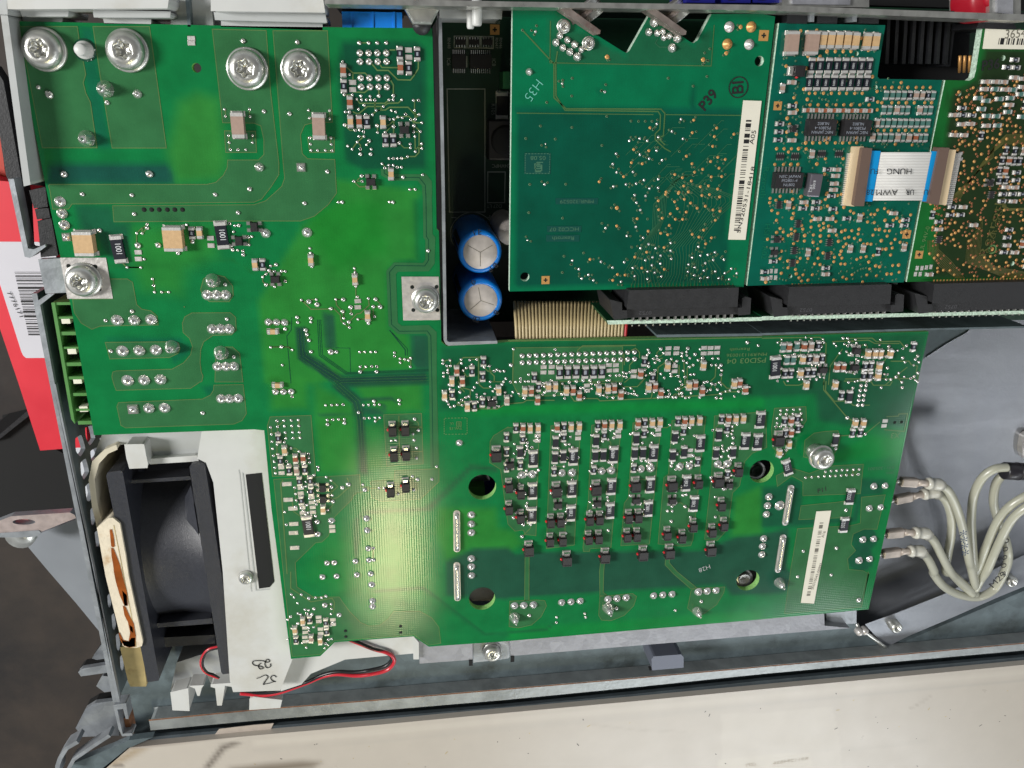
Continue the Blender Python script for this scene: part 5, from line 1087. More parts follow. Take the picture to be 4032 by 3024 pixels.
# connectors outside the rail
oc = thing("chrome_socket_shell", "shiny metal connector shell above the rail, over the optocoupler board", "connector", W(3200, 0, 10)); prism_px("shell_body", tp(3,0,170,-60,905,-60,905,62,170,52), 10, 0, M_zinc, oc); prism_px("shell_face", tp(3,0,250,-60,750,-60,745,40,260,36), 10.6, 8, M_steelp, oc)
oc = thing("chrome_socket_shell", "shiny metal connector shell above the rail at the photo's top right corner", "connector", W(4000, 0, 10)); prism_px("shell_body", tp(3,0,1920,-60,2185,-60,2185,130,1920,110), 11, 0, M_zinc, oc); prism_px("shell_face", tp(3,0,1985,-60,2120,-60,2120,120,1990,108), 11.6, 8, M_steelp, oc)
M_dblue = mat("dark_blue_plastic", (20, 24, 120), .4); M_redp = mat("red_plastic", (170, 20, 40), .4)
for (x0, x1, lab) in ((1535,1780,"dark blue connector block above the rail, left of a metal rib"),(1850,2085,"dark blue connector block above the rail, between two metal ribs"),(2110,2400,"dark blue connector block above the rail, beside the chrome shell")):
    o = thing("blue_connector_block", lab, "connector", W(2700, 0, 9)); prism_px("block_body", tp(2,0,x0,-60,x1,-60,x1,24,x0,22), 9, 0, M_dblue, o); prism_px("key_slot", tp(2,0,x0+40,-50,x0+90,-50,x0+90,0,x0+40,0), 9.4, 8, M_dark, o)
o = thing("red_cable_plug", "red round plug at the top edge near the right corner", "plug", W(3820, 10, 8)); b = MB(); c = W(*t(3,0,1755,10), 4); b.lathe(tuple(c), [(q(3.8), 0), (q(3.8), q(5)), (q(3.2), q(6)), (0, q(6.2))], M_redp, 24); b.build("plug_body", o); b = MB(); b.lathe((c.x, c.y, c.z + q(6.1)), [(q(1.8), 0), (q(1.7), q(.8)), (0, q(.9))], M_redp, 20); b.build("plug_cap", o)
prism_px("rail_shade_sheet", [(3400, -60), (4100, -60), (4100, 40), (3400, 20)], -5, -8, M_dark, rail, 0)  # near-black sheet painted as the shade behind the rail connectors
# angled BNC-style plates with threaded barrels
M_rust = mat("weathered_steel", (150, 138, 132), .5, .7, noise=.2, nscale=500, bump=.3, dirt=(120, 70, 60), dscale=120)
for (dx, dy, lab) in ((0, 0, "slanted weathered metal jack at the left V notch"), (738, 6, "slanted weathered metal jack at the right V notch")):
    o = thing("angled_metal_jack", lab, "jack", W(*t(2,0,600 + dx,150 + dy), 9))
    prism_px("flange_plate", tp(2,0,425+dx,52+dy,505+dx,50+dy,798+dx,262+dy,790+dx,292+dy,765+dx,296+dy,450+dx,85+dy), 9.6, 6.6, M_rust, o)
    b = MB(); p0, p1 = np.array(t(2,0,655+dx,25+dy)), np.array(t(2,0,735+dx,160+dy)); pts = []; rs = []
    for k in range(19):
        pp = p0 + (p1 - p0) * k / 18; pts.append(W(pp[0], pp[1], 5.2)); rs.append(q(2.5 if k % 2 else 2.15))
    b.tube(pts, rs, M_zinc, 20); b.build("threaded_barrel", o)
    b = MB(); b.tube([W(*t(2,0,648+dx,95+dy), 5.0), W(*t(2,0,668+dx,130+dy), 5.0)], q(3.1), M_rust, 6); b.build("hex_nut", o)
# hexagon bolt, white pins, blue relay top, white louvre blocks
o = thing("hexagon_bolt", "small zinc hexagon bolt under the rail right of the blue block", "bolt", W(*t(1,0,1440,70), 6)); b = MB(); c = W(*t(1,0,1440,68), 2); b.lathe(tuple(c), [(q(3.1), 0), (q(3.1), q(2.6)), (q(2.7), q(3)), (0, q(3))], M_zinc, 6, smooth=False); b.build("bolt_head", o); b = MB(); b.lathe((c.x, c.y - q(2.6), c.z - q(3)), [(q(1.6), 0), (q(1.6), q(3.4)), (0, q(3.4))], M_blkpl, 14); b.build("bolt_shank", o)
o = thing("light_pipe_holder", "white plastic holder with two round pins pointing down at the capacitor compartment", "light pipe", W(*t(1,0,1880,120), 4)); prism_px("holder_bar", tp(1,0,1592,70,2135,85,2130,165,1596,155), 2, -8, M_grpl, o, .0005)
for (x, y0, y1, r, z) in ((1915,-20,215,43,6.5),(1860,80,240,32,3.5)):
    b = MB(); b.tube([W(*t(1,0,x,y0), z), W(*t(1,0,x,(y0+y1)/2), z), W(*t(1,0,x+1,y1-12), z), W(*t(1,0,x+1,y1), z), W(*t(1,0,x+1,y1+10), z)], [sz(1870,50,r/K,z)] * 3 + [sz(1870,50,r*.94/K,z), sz(1870,50,r*.7/K,z)], M_whpl, 16); b.build("pipe_pin", o)
M_blu = mat("bright_blue_plastic", (24, 140, 245), .35, gain=1.0)
o = thing("blue_relay_block", "bright blue plastic block peeping over the top edge of the large board", "connector", W(*t(1,0,1010,160), -4)); prism_px("block_body", tp(1,0,755,98,1272,106,1276,300,762,300), -1.9, -20, M_blu, o)
for x in (825, 1012, 1196): prism_px("rib", tp(1,0,x,100,x+16,100,x+18,300,x+2,300), -1.7, -4, M_blu, o, 0)
prism_px("dark_slot", tp(1,0,755,55,1290,70,1290,98,755,94), -4, -20, M_blkpl, o, 0)
for (nm, lab, parts) in (("louvre_block", "pale grey plastic louvres at the top left corner above two screws", [(tp(0,0,60,-40,1455,-40,1440,72,130,80,60,78), 5), (tp(0,0,795,84,1468,98,1462,152,806,150), 2.5), (tp(0,0,885,156,1300,166,1298,210,896,205), 0), (tp(0,0,170,84,592,88,584,142,190,142), 2), (tp(0,0,190,146,540,150,530,200,200,200), -1)]),
                         ("louvre_block", "pale grey plastic louvres above the middle of the large board's top edge", [(tp(0,0,1812,-40) + tp(1,0,590,-40,612,108) + tp(0,0,1812,96), 5), (tp(0,0,1836,104) + tp(1,0,614,122,628,196) + tp(0,0,1848,172), 2.5), (tp(0,0,1900,180) + tp(1,0,590,205,590,260) + tp(0,0,1900,230), 0)])):
    o = thing(nm, lab, "louvre", W(*parts[0][0][0], 4))
    for pts, zt in parts: prism_px("louvre_slat", pts, zt, zt - 9, M_whpl if zt > 3 else M_grpl, o, .0006)
o = thing("louvre_gap_plate", "dull grey metal strip standing between the two louvre blocks", "metal strip", W(780, 40, 0)); prism_px("strip_face", tp(0,0,1460,-40,1810,-40,1835,230,1470,230), -2, -12, M_grpl, o); prism_px("strip_edge", tp(0,0,1590,-40,1620,-40,1640,230,1612,230), 0, -4, M_steeld, o)
# ================================================================ SCREWS
SCREW_BIG = torx("screw", 4.1, 2.6); SCREW_SM = torx("screw", 2.1, 1.6)
def washer_mesh(r, h):
    b = MB(); b.lathe((0, 0, 0), [(q(r), 0), (q(r), q(h * .6)), (q(r * .95), q(h)), (0, q(h))], M_zinc, 40); return b.mesh("washer")
WASH = washer_mesh(4.6, .8); WASH_S = washer_mesh(2.4, .3)
def screw(px, py, z, label, rad_px, rot, big=True, group="screws holding the large board", tall=0.0, wash=True):
    c = W(px, py, z); o = thing("torx_screw", label, "screw", c, group)
    k = sz(px, py, rad_px, z) / q(4.6 if big else 2.4)
    zz = z
    if tall:
        b = MB(); b.lathe(tuple(c), [(q(3.0) * k, 0), (q(3.0) * k, q(tall)), (0, q(tall))], M_zinc, 30); b.build("spacer_sleeve", o); zz += tall
    if wash: put("washer", WASH if big else WASH_S, o, (c.x, c.y, q(zz)), scale=(k, k, k))
    put("screw_head", SCREW_BIG if big else SCREW_SM, o, (c.x, c.y, q(zz + (.75 if big else .28) * (1 if wash else 0))), math.radians(rot), scale=(k, k, k))
g_ = t(0,0,388,425); screw(*g_, .06, "large zinc star-socket screw at the top left corner of the big board", 182/K, 10)
g_ = t(0,0,1098,435); screw(*g_, .06, "large zinc star-socket screw second from the left corner, right of a white pin", 178/K, 40)
g_ = t(0,0,2128,592); screw(*g_, .06, "large zinc screw on the pour left of the centre gap, above a beige chip capacitor", 176/K, 20)
g_ = t(1,0,402,598); screw(*g_, .06, "large zinc screw nearest the clustered chip parts, rightmost of the top four", 170/K, 5)
g_ = t(0,1,722,765); screw(*g_, .12, "zinc star screw on the left tinned square plate beside the galvanised tab", 150/K, 30)
g_ = t(1,1,1475,935); screw(*g_, .12, "zinc screw on the tinned square plate next to the blue capacitors", 122/K, 0)
g_ = t(3,2,440,590); screw(*g_, .06, "tall zinc screw with sleeve near the large board's right end", 105/K4, 15, tall=3.0)
screw(*t(1,3,2010,665), -8, "shiny zinc screw in the steel recess below the large board's bottom edge", 84/KR, 10, group="screws holding the large board")
g_ = t(2,0,478,225); screw(*g_, ZC, "small round screw left of the first V notch, nearest the board's top edge", 60/K, 12, False, "small screws on the notched board")
g_ = t(2,0,692,372); screw(*g_, ZC, "small round screw just below the slanted jack, among solder dots", 57/K, 33, False, "small screws on the notched board")
o = thing("white_plastic_pin", "short white plastic pin standing between the two top left screws", "pin", W(*t(0,0,728,430), 0)); b = MB(); c = W(*t(0,0,730,430), .05); b.lathe(tuple(c), [(q(1.45), 0), (q(1.4), q(.7)), (q(1.05), q(.8)), (q(1.0), q(2.2)), (q(.8), q(2.45)), (0, q(2.5))], M_whpl, 28); b.build("pin_body", o)
b = MB(); b.lathe((c.x, c.y, c.z), [(q(1.8), 0), (q(1.8), q(.06)), (0, q(.06))], M_copd, 28); b.build("pin_seat", o)
# ================================================================ UNDER THE BOARD
um = thing("under_board_light_block", "added dark block under the large board, stopping light at its round holes", "light block", W(2000, 1900, -14))  # added to keep light from passing under the board
prism_px("block_body", [(1100, 1400), (3500, 1400), (3380, 2330), (1300, 2380)], -14, -28, M_blkpl, um, 0)
for (x, y, rr_) in ((1885, 1895, 2.6), (2975, 1850, 2.2), (2925, 2275, 2.4)):
    b = MB(); c = W(x, y, -12); b.lathe(tuple(c), [(q(rr_), q(-2)), (q(rr_), q(.6)), (q(rr_ * .5), q(.8)), (0, q(.2))], M_zinc, 20); b.build("module_bolt", um)
b = MB(); c = W(1925, 1935, -10); b.box((c.x, c.y, c.z), (q(3), q(4), q(3)), M_dblue); b.build("blue_clip", um)
b = MB(); c = W(1872, 1930, -8); b.box((c.x, c.y, c.z), (q(4), q(3), q(3)), M_gtb); b.build("green_clip", um)
# ================================================================ FLOOR, CARTON, BIN
M_floor = mat("dark_floor", (54, 45, 38), .7, noise=.35, nscale=35, bump=.5, bscale=140, dirt=(26, 22, 21), dscale=16, dlo=.45, dhi=.65)
def ground(px0, py0, px1, py1, z, name, m):
    b = MB(); a, c = W(px0, py0, z), W(px1, py1, z); b.add([(-.9, -.9, q(z)), (.9, -.9, q(z)), (.9, .9, q(z)), (-.9, .9, q(z))], [(0, 1, 2, 3)], m); return b.build(name)
g0 = ground(0, 0, 1, 1, -85, "workshop_floor", M_floor); g0["kind"] = "structure"
M_redc = mat("red_carton", (236, 44, 62), .5, noise=.03, nscale=200)
rc_ = thing("red_carton", "bright red carton with a white barcode label behind the left steel panel", "carton", W(80, 1200, -45))
prism_px("carton_face", [(-260, 640), (0, 712), (110, 722), (180, 900), (250, 1150), (330, 1500), (345, 1760), (158, 1774), (73, 1510), (-80, 1060)], -45, -60, M_redc, rc_, .0005)
M_lbw = mat("white_label", (224, 222, 230), .5, noise=.02, nscale=100)
prism_px("paper_label", tp(0,1,-120,440,330,442,480,560,560,900,640,1300,620,1438,225,1440,200,1420,185,1390,-60,620), -44.8, -45, M_lbw, rc_, 0)
b = MB(); r1 = random.Random(4); y = 700.0
while y < 1240:
    th = r1.choice([4, 4, 7, 12, 20]); x = 125 + (y - 700) * .222
    b.add([W(*t(0,1,x,y), -44.7), W(*t(0,1,x,y+th), -44.7), W(*t(0,1,x+260,y+th), -44.7), W(*t(0,1,x+260,y), -44.7)], [(0, 1, 2, 3)], M_ink); y += th + r1.choice([6, 8, 14])
b.build("barcode", rc_)
text("label_number", "7776171", *t(0,1,130,985), -44.6, sz(60, 1200, 34/K, -45), -74, M_ink, rc_, sq=1.45)
ro = thing("red_orange_case", "blurred red orange case edge at the left border below the grey bar", "case", W(5, 620, -50)); prism_px("case_side", tp(0,0,-200,1120,6,1180,40,1460,60,1540,20,1580,-200,1580), -50, -60, mat("red_orange", (200, 58, 32), .5), ro, .001); prism_px("case_rim", tp(0,0,-200,1100,0,1160,2,1190,-200,1130), -49, -52, mat("red_orange_dark", (150, 40, 30), .5), ro, 0)
bn = thing("black_storage_bin", "black plastic bin on the floor left of the housing, under the red carton", "bin", W(120, 1900, -60))
prism_px("bin_wall", tp(0,2,-300,560,-20,490,250,270,420,560,700,700,760,1250,300,1250,-300,1200), -62, -84, M_dark, bn, .002); prism_px("bin_rim", tp(0,2,-300,540,-20,475,230,262,260,292,-10,505,-300,590), -60, -63, M_blkpl, bn, .001)
# ================================================================ STEEL SIDE PANEL WITH VENT SLOTS
X0 = W(219, 1530, -3).x
sp_ = thing("steel_side_panel", "upright galvanised side panel with slanted vent slots left of the fan", "side panel", W(300, 2000, -20))
vh = ["730,400 795,378 822,490 770,562 737,480", "645,492 700,458 737,582 690,655 652,605", "855,492 900,470 930,540 905,575 870,572", "775,602 830,568 858,625 800,690 785,680", "690,702 737,660 768,780 720,852 697,800", "730,905 775,868 795,960 775,1035 748,1032", "775,1105 800,1085 822,1190 800,1240 785,1235", "812,1300 838,1285 860,1380 845,1425 828,1425"]
holes = [[WX(*t(0,2,*map(float, p.split(","))), X0) for p in h.split()] for h in vh]
vh3 = ["905,205 925,185 940,270 925,310 912,290", "940,370 962,350 980,450 965,500 950,480", "975,540 1000,520 1015,610 1003,680 985,650", "1010,720 1035,700 1045,790 1035,850 1018,820"]
holes += [[WX(*t(0,3,*map(float, p.split(","))), X0) for p in h.split()] for h in vh3]
ya, yb = WX(137, 1160, X0).y, WX(468, 2750, X0).y
def loop_round(pts, k=.3):
    out = []
    for i in range(len(pts)):
        a, p, c = pts[i - 1], pts[i], pts[(i + 1) % len(pts)]
        out += [p.lerp(a, k), p.lerp(a, k * .3).lerp(p.lerp(c, k * .3), .5), p.lerp(c, k)]
    return out
loops = [[Vector((X0, ya, q(-3))), Vector((X0, yb, q(-3))), Vector((X0, yb, q(-48))), Vector((X0, ya, q(-48)))]] + [loop_round(h) for h in holes]
vv = []; ee = []
for L_ in loops:
    o_ = len(vv); vv += [Vector((p.y * 1000, p.z * 1000)) for p in L_]; ee += [(o_ + i, o_ + (i + 1) % len(L_)) for i in range(len(L_))]
vo, eo, fo, *_ = delaunay_2d_cdt(vv, ee, [], 0, 1e-5)
Vn = np.array([[v.x, v.y] for v in vo]); Fn = [list(f) for f in fo]; Cn = np.array([Vn[f].mean(0) for f in Fn])
okk = inpoly(Cn, [(p.y * 1000, p.z * 1000) for p in loops[0]])
for L_ in loops[1:]: okk &= ~inpoly(Cn, [(p.y * 1000, p.z * 1000) for p in L_])
b = MB(); th = q(.9)
for dx in (0, -th): b.add([(X0 + dx, v[0] / 1000, v[1] / 1000) for v in Vn], [tuple(f) for f, k_ in zip(Fn, okk) if k_], M_steeld)
for L_ in loops:
    n_ = len(L_); b.add([tuple(p) for p in L_] + [(p.x - th, p.y, p.z) for p in L_], [(i, (i + 1) % n_, n_ + (i + 1) % n_, n_ + i) for i in range(n_)], M_steel)
b.build("vented_sheet", sp_)
prism_px("panel_edge", tp(0,1,296,968,412,888,470,886,345,985,470,1660) + tp(0,2,478,30) + tp(0,3,1012,1100,985,1105,795,0) + tp(0,2,462,60,436,0) + tp(0,1,425,1655), -2.4, -3.4, M_steel, sp_, .0001)
prism_px("galvanised_tab", tp(0,1,328,590,520,583,575,878,392,886,365,780), -1.9, -3.0, M_steel, sp_, .0004)
prism_px("edge_hook", tp(0,1,70,-100,118,-100,240,498,290,506,388,464,392,484,258,580,212,570), -1, -4, M_steel, sp_, .0002)
prism_px("dark_flange", tp(0,0,-60,560,30,700,215,1700) + tp(0,1,238,495,205,480,80,-60) + tp(0,0,50,1500,-60,800), -5, -8, M_blkpl, sp_, .0002)
prism_px("daylight_backing", tp(0,2,590,380,980,430,1010,600,960,1659) + tp(0,3,1120,1000,1040,1000,905,200) + tp(0,2,880,1640,795,1300,712,900), -60, -62, mat("daylight_pale", (225, 230, 238), .5), sp_, 0)  # pale sheet added behind the slots; its colour stands in for daylight beyond
gb = thing("grey_housing_bar", "light grey upright bar along the left border above the red carton", "housing bar", W(60, 400, 4))
prism_px("bar_face", tp(0,0,4,125,66,130,262,1588,204,1602), 4, -14, M_grpl, gb, .0004); prism_px("gap_shade_strip", tp(0,0,66,140,120,170,385,1600,262,1588), -6, -14, M_dark, gb, 0); prism_px("bar_top", tp(0,0,-80,-60,58,-60,66,125,-80,120), 5, -4, M_grpl, gb, .0005)  # near-black strip beside the bar is painted shade for the gap
# triangular plate, bracket, foot plates
tg = thing("triangular_gusset", "smooth blue-grey triangular sheet metal gusset left of the side panel", "gusset", W(300, 2200, -22))
prism_px("gusset_sheet", tp(0,2,195,1372,330,1315,645,1190,690,1090,760,1240,850,1659) + tp(0,3,850,300,935,610,870,545,640,265,410,0), -24, -25.2, mat("satin_sheet", (146, 151, 158), .42, .3, noise=.06, nscale=90), tg, .0002)
prism_px("gusset_flange", tp(0,2,640,1180,700,1075,735,1250,850,1700) + tp(0,3,935,620,905,560) + tp(0,2,760,1500), -23.2, -25, M_steel, tg, 0)
br = thing("mounting_bracket", "horizontal steel mounting tab with an oval hole at the left border", "bracket", W(120, 2060, -12))
pl = PX(tp(0,2,-40,1215,95,1163,600,1130,640,1150,655,1178,345,1300,-40,1335), -14); ho = [tuple(W(*t(0,2,205 + 98 * math.cos(a), 1212 + 24 * math.sin(a)), -14))[:2] for a in np.linspace(0, 2 * math.pi, 25)[:-1]]
vv = [Vector((p[0] * 1000, p[1] * 1000)) for p in pl + ho]; ee = [(i, (i + 1) % len(pl)) for i in range(len(pl))] + [(len(pl) + i, len(pl) + (i + 1) % len(ho)) for i in range(len(ho))]
vo, eo, fo, *_ = delaunay_2d_cdt(vv, ee, [], 0, 1e-5); b = MB(); fs = []
M_brk = mat("bracket_steel", (186, 172, 168), .45, .6, noise=.1, nscale=600, bump=.2)
for f in fo:
    c = np.mean([[vo[i].x, vo[i].y] for i in f], axis=0)[None]
    if inpoly(c, [(p[0] * 1000, p[1] * 1000) for p in pl])[0] and not inpoly(c, [(p[0] * 1000, p[1] * 1000) for p in ho])[0]: fs.append(tuple(f))
b.add([(v.x / 1000, v.y / 1000, q(-14)) for v in vo], fs, M_brk)
for L_ in (pl, ho): n_ = len(L_); b.add([(p[0], p[1], q(-14)) for p in L_] + [(p[0], p[1], q(-16)) for p in L_], [(i, (i + 1) % n_, n_ + (i + 1) % n_, n_ + i) for i in range(n_)], M_steel)
b.build("bracket_plate", br); prism_px("bracket_lip", tp(0,2,-40,1312,330,1285,350,1300,330,1335,250,1345,-40,1345), -13.8, -15.4, M_steel, br, .0003); b = MB(); c = W(*t(0,2,170,1330), -16.5); b.lathe(tuple(c), [(q(3.2), q(-2)), (q(3.2), 0), (0, 0)], M_zinc, 20); b.build("rivet_nut", br)
for lab, pts, z in (("small steel foot plate, topmost of the four left of the panel's lower end", tp(0,3,775,735,868,605,925,600,935,735,850,755), -26), ("narrow pointed steel finger plate pointing left between two foot plates", tp(0,3,658,850,690,822,945,780,950,848,682,886), -22), ("small chamfered foot plate under the finger plate", tp(0,3,812,968,862,880,975,895,982,1005,880,1020), -26), ("largest chamfered steel foot plate at the lower left", tp(0,3,638,1322,720,1162,800,1112,978,1090,1008,1385,692,1396), -24)):
    o = thing("foot_plate", lab, "foot plate", W(*pts[0], z), "steel foot plates left of the panel"); prism_px("plate_top", pts, z, z - 1.3, M_brk if 0 else M_steel, o, .0003); prism_px("plate_shade_slab", pts, z - 1.35, z - 5, M_dark, o, 0)  # near-black slab under each plate stands in for its shadow
cl = thing("corner_clip", "rust-stained steel clip at the lower left corner of the housing", "clip", W(470, 2820, -6))
M_rs = mat("rusty_steel", (120, 78, 48), .7, noise=.4, nscale=500, bump=.5, dirt=(90, 40, 16), dscale=200)
prism_px("clip_frame", tp(0,3,955,1128,1062,1112,1085,1245,1060,1245,1040,1160,990,1165,1035,1370,1112,1365,1118,1385,1030,1392,1000,1330), -4, -7, M_steel, cl, .0002); prism_px("rusty_latch", tp(0,3,1045,1240,1085,1225,1112,1360,1040,1368,1030,1320,1060,1330), -6, -9, M_rs, cl, .0003); prism_px("clip_slot", tp(0,3,988,1160,1045,1155,1070,1350,1030,1355), -9, -11, M_dark, cl, 0)
cs = thing("curled_steel_flange", "curled steel flange at the bottom border, left of the cream cover", "metal flange", W(300, 2980, -14))
def wallpath(name, pts_px, z0, z1, th_, m, parent):
    P = [np.array(W(*p, z1))[:2] for p in pts_px]; L_ = []; R_2 = []
    for i in range(len(P)):
        d = unit(P[min(i + 1, len(P) - 1)] - P[max(0, i - 1)]); n = np.array([-d[1], d[0]]) * q(th_) / 2; L_.append(tuple(P[i] + n)); R_2.append(tuple(P[i] - n))
    b = MB(); b.prism(L_ + R_2[::-1], q(z0), q(z1), m); return b.build(name, parent, .0001)
wallpath("curled_wall", tp(0,3,655,1440,560,1495,505,1580,485,1640,480,1720), -16, -12, 1.0, M_steel, cs); wallpath("straight_wall", tp(0,3,925,1386,780,1480,620,1590,560,1700), -16, -13, .9, M_steel, cs)
prism_px("flange_base", tp(0,3,620,1620,945,1490,1085,1425,1290,1400,1090,1490,850,1700,520,1760), -16, -18, M_steeld, cs, 0)
# ================================================================ COOLING FAN
fan = thing("cooling_fan", "black square cooling fan seen edge-on inside the white plastic holder", "fan", W(650, 2250, -8))
prism_px("fan_flange", tp(0,2,912,815,925,785,1035,770,1055,785) + tp(0,3,1345,905,1338,922,1245,936), -4, -48, M_fan, fan, .0009)
prism_px("fan_flange", tp(0,2,1628,740,1645,718,1745,706,1762,722) + tp(0,3,1992,840,1980,858,1880,868,1866,850), -4, -48, M_fan, fan, .0009)
xa, xb = W(500, 2200, -10).x, W(870, 2200, -10).x; yc = (W(600, 1850, -4).y + W(700, 2660, -4).y) / 2; Rf = abs(W(600, 1850, -4).y - W(700, 2660, -4).y) / 2 * .88
b = MB(); nn_ = 64; xs_ = np.linspace(xa, xb, 9); vs = []; fs = []
for i, x in enumerate(xs_):
    u = i / 8; rr_ = Rf * (.93 + .07 * abs(2 * u - 1) ** 2.5)
    for k in range(nn_): a = 2 * math.pi * k / nn_; vs.append((x, yc + rr_ * math.sin(a), q(-26) + rr_ * math.cos(a) * .95))
for i in range(8):
    for k in range(nn_): fs.append((i * nn_ + k, i * nn_ + (k + 1) % nn_, (i + 1) * nn_ + (k + 1) % nn_, (i + 1) * nn_ + k))
b.add(vs, fs, M_fan, True); b.build("fan_barrel", fan)
prism_px("barrel_rib", tp(0,2,1050,860,1635,818,1640,850,1060,885), -8, -12, M_fan, fan, .0005)
prism_px("barrel_rib", tp(0,3,1320,440,1790,395,1795,440,1330,475), -8, -14, M_fan, fan, .0005); prism_px("cable_comb", tp(0,3,1350,560,1810,535,1815,610,1365,640), -11, -20, M_blkpl, fan, .0005)
b = MB(); c0 = [W(*p, -12) for p in tp(0,2,1590,1000,1705,1300,1610,1640)]; 
vs = [W(*p, z) for p, z in ((t(0,2,1640,900), -7), (t(0,2,1705,1300), -7), (t(0,3,1640,60), -7), (t(0,2,1585,1640), -9.5), (t(0,2,1590,1300), -9.5), (t(0,2,1590,1000), -9.5))]
b.add(vs, [(0, 1, 4, 5), (1, 2, 3, 4)], M_fan, False); b.build("inlet_fairing", fan)
fh = thing("fan_holder", "off-white moulded plastic fan holder with a tall black slot and pen marks", "fan holder", W(900, 2200, -3))
prism_px("holder_shelf", tp(0,2,900,400,1760,400,1740,560,1697,655,1285,700,1262,640,1240,540,1065,545,960,562,848,645,800,660), -7, -16, M_grpl, fh, .0006)
prism_px("shelf_lip", tp(0,2,1275,672,1690,640,1712,690,1288,716), -5.5, -14, M_whpl, fh, .0004)
prism_px("holder_clip", tp(0,2,1068,545,1238,542,1256,640,1272,712,1268,748,1112,755,1085,660), -3.2, -12, M_whpl, fh, .0005)
M_crm = mat("aged_cream_plastic", (214, 206, 184), .5, noise=.06, nscale=250, dirt=(150, 120, 70), dscale=70, dlo=.6, dhi=.75)
prism_px("curved_rim", tp(0,2,1000,548,900,590,846,640,792,690,762,850,790,1080,834,1270,882,1245,838,1060,812,850,850,712,930,625,1010,590), -5, -34, M_crm, fh, .0004)
prism_px("holder_column", [(797,1680),(1110,1660),(1130,2000),(1180,2400),(1150,2600),(1103,2719),(918,2725),(905,2680),(877,2250),(840,1900),(811,1822),(776,1805)], -2.6, -16, M_whpl, fh, .0008)
prism_px("slot_shade_sheet", [(967,1869),(1030,1862),(1080,2290),(1062,2312),(1020,2318)], -2.5, -2.62, M_dark, fh, 0)  # flat near-black sheet painted as the shaded opening, nothing is cut through
b = MB(); sil(b, [(955,1862),(1008,2325),(1062,2320)], .22, -2.5, M_grpl); sil(b, [(940,1850),(944,1870),(990,2330)], .12, -2.5, M_grpl); b.build("slot_frame", fh)
prism_px("holder_base", [(1120,2480),(1700,2460),(1660,2560),(1640,2572),(1359,2597),(1224,2653),(1187,2695),(1105,2722)], -6, -20, M_whpl, fh, .0008)
prism_px("base_post", tp(1,3,1338,540,1392,600,1392,742,1345,742), -4, -20, M_whpl, fh, .0003)
prism_px("base_arm", tp(0,3,1490,770,1850,650,1900,700,1960,940,1780,950,1740,860,1720,968,1590,985,1450,1010,1440,1000), -13, -20, M_grpl, fh, .0004)
for pts in (tp(0,3,1437,1020,1588,985,1600,1178,1455,1172), tp(0,3,1778,952,1960,940,1965,975,1898,965,1872,1132,1832,1132,1815,985,1778,975), tp(0,3,1590,965,1720,960,1700,985,1685,1050,1665,1050,1645,990), tp(0,3,2105,1075) + tp(1,3,0,1058,238,1085,222,1152,-40,1170)): prism_px("holder_foot", pts, -9, -18, M_whpl, fh, .0004)
def pen(name, parent, pts, z, w): b = MB(); b.ribbon(PX(pts, z), q(w), q(z), M_ink); return b.build(name, parent)
hw = lambda X, Y: (980 + X / 9.214, 2560 + Y / 9.214)
def smooth(P, n=6):
    P = [np.array(p, float) for p in P]; out = []
    for i in range(len(P) - 1):
        p0, p1, p2, p3 = P[max(0, i - 1)], P[i], P[i + 1], P[min(len(P) - 1, i + 2)]
        for k in range(n): u = k / n; out.append(tuple(.5 * ((2 * p1) + (-p0 + p2) * u + (2 * p0 - 5 * p1 + 4 * p2 - p3) * u * u + (-p0 + 3 * p1 - 3 * p2 + p3) * u ** 3)))
    return out + [tuple(P[-1])]
for st in ([(450,470),(370,520),(340,590),(400,680),(480,680),(520,640),(430,590),(330,580),(200,550),(130,480),(160,405),(300,385),(520,395),(600,430),(700,440),(745,390),(700,340),(640,350),(600,420),(580,520),(620,620),(710,640),(790,570),(780,490)], [(275,1035),(400,990),(560,915),(640,920),(690,980),(610,1100),(520,1240),(620,1225),(770,1195),(900,1150),(950,1145),(850,1110),(790,1020),(830,940),(920,925),(995,985)]):
    pen("pen_scribble", fh, smooth([hw(*p) for p in st]), -2.45, .22)
o = put("small_rivet", SCREW_SM, fh, W(*t(0,3,2078,45), -2.5), scale=(.75, .75, .75))
# foam strip with brown stains
fo_ = thing("foam_strip", "cream sealing strip with dark brown glue stains, glued left of the fan", "sealing strip", W(500, 2300, -4))
M_foam = mat("cream_foam", (232, 220, 196), .8, noise=.06, nscale=500, bump=.4, bscale=1600, dirt=(190, 150, 96), dscale=140, dlo=.56, dhi=.72); M_foam2 = mat("yellowed_foam", (196, 176, 122), .8, noise=.15, nscale=300, dirt=(130, 104, 56), dscale=90)
prism_px("strip_upper", tp(0,2,832,1262,932,1180,970,1176,1030,1226,1080,1500,1104,1670) + tp(0,3,1204,590,1198,630,1150,645,1060,640,1035,625,890,40), -3.4, -10, M_foam, fo_, .0003)
prism_px("strip_lower", tp(0,3,1012,640,1195,615,1238,960,1230,972,1100,972,1080,930), -6, -14, M_foam2, fo_, .0003)
b = MB(); sil(b, tp(0,2,978,1240,1030,1500) + tp(0,3,1140,540,1148,640), .14, -3.35, M_foam2); b.build("fold_line", fo_)
M_st = mat("brown_stain", (150, 78, 24), .3, noise=.3, nscale=300); M_std = mat("dark_stain", (70, 22, 8), .25)
b = MB()
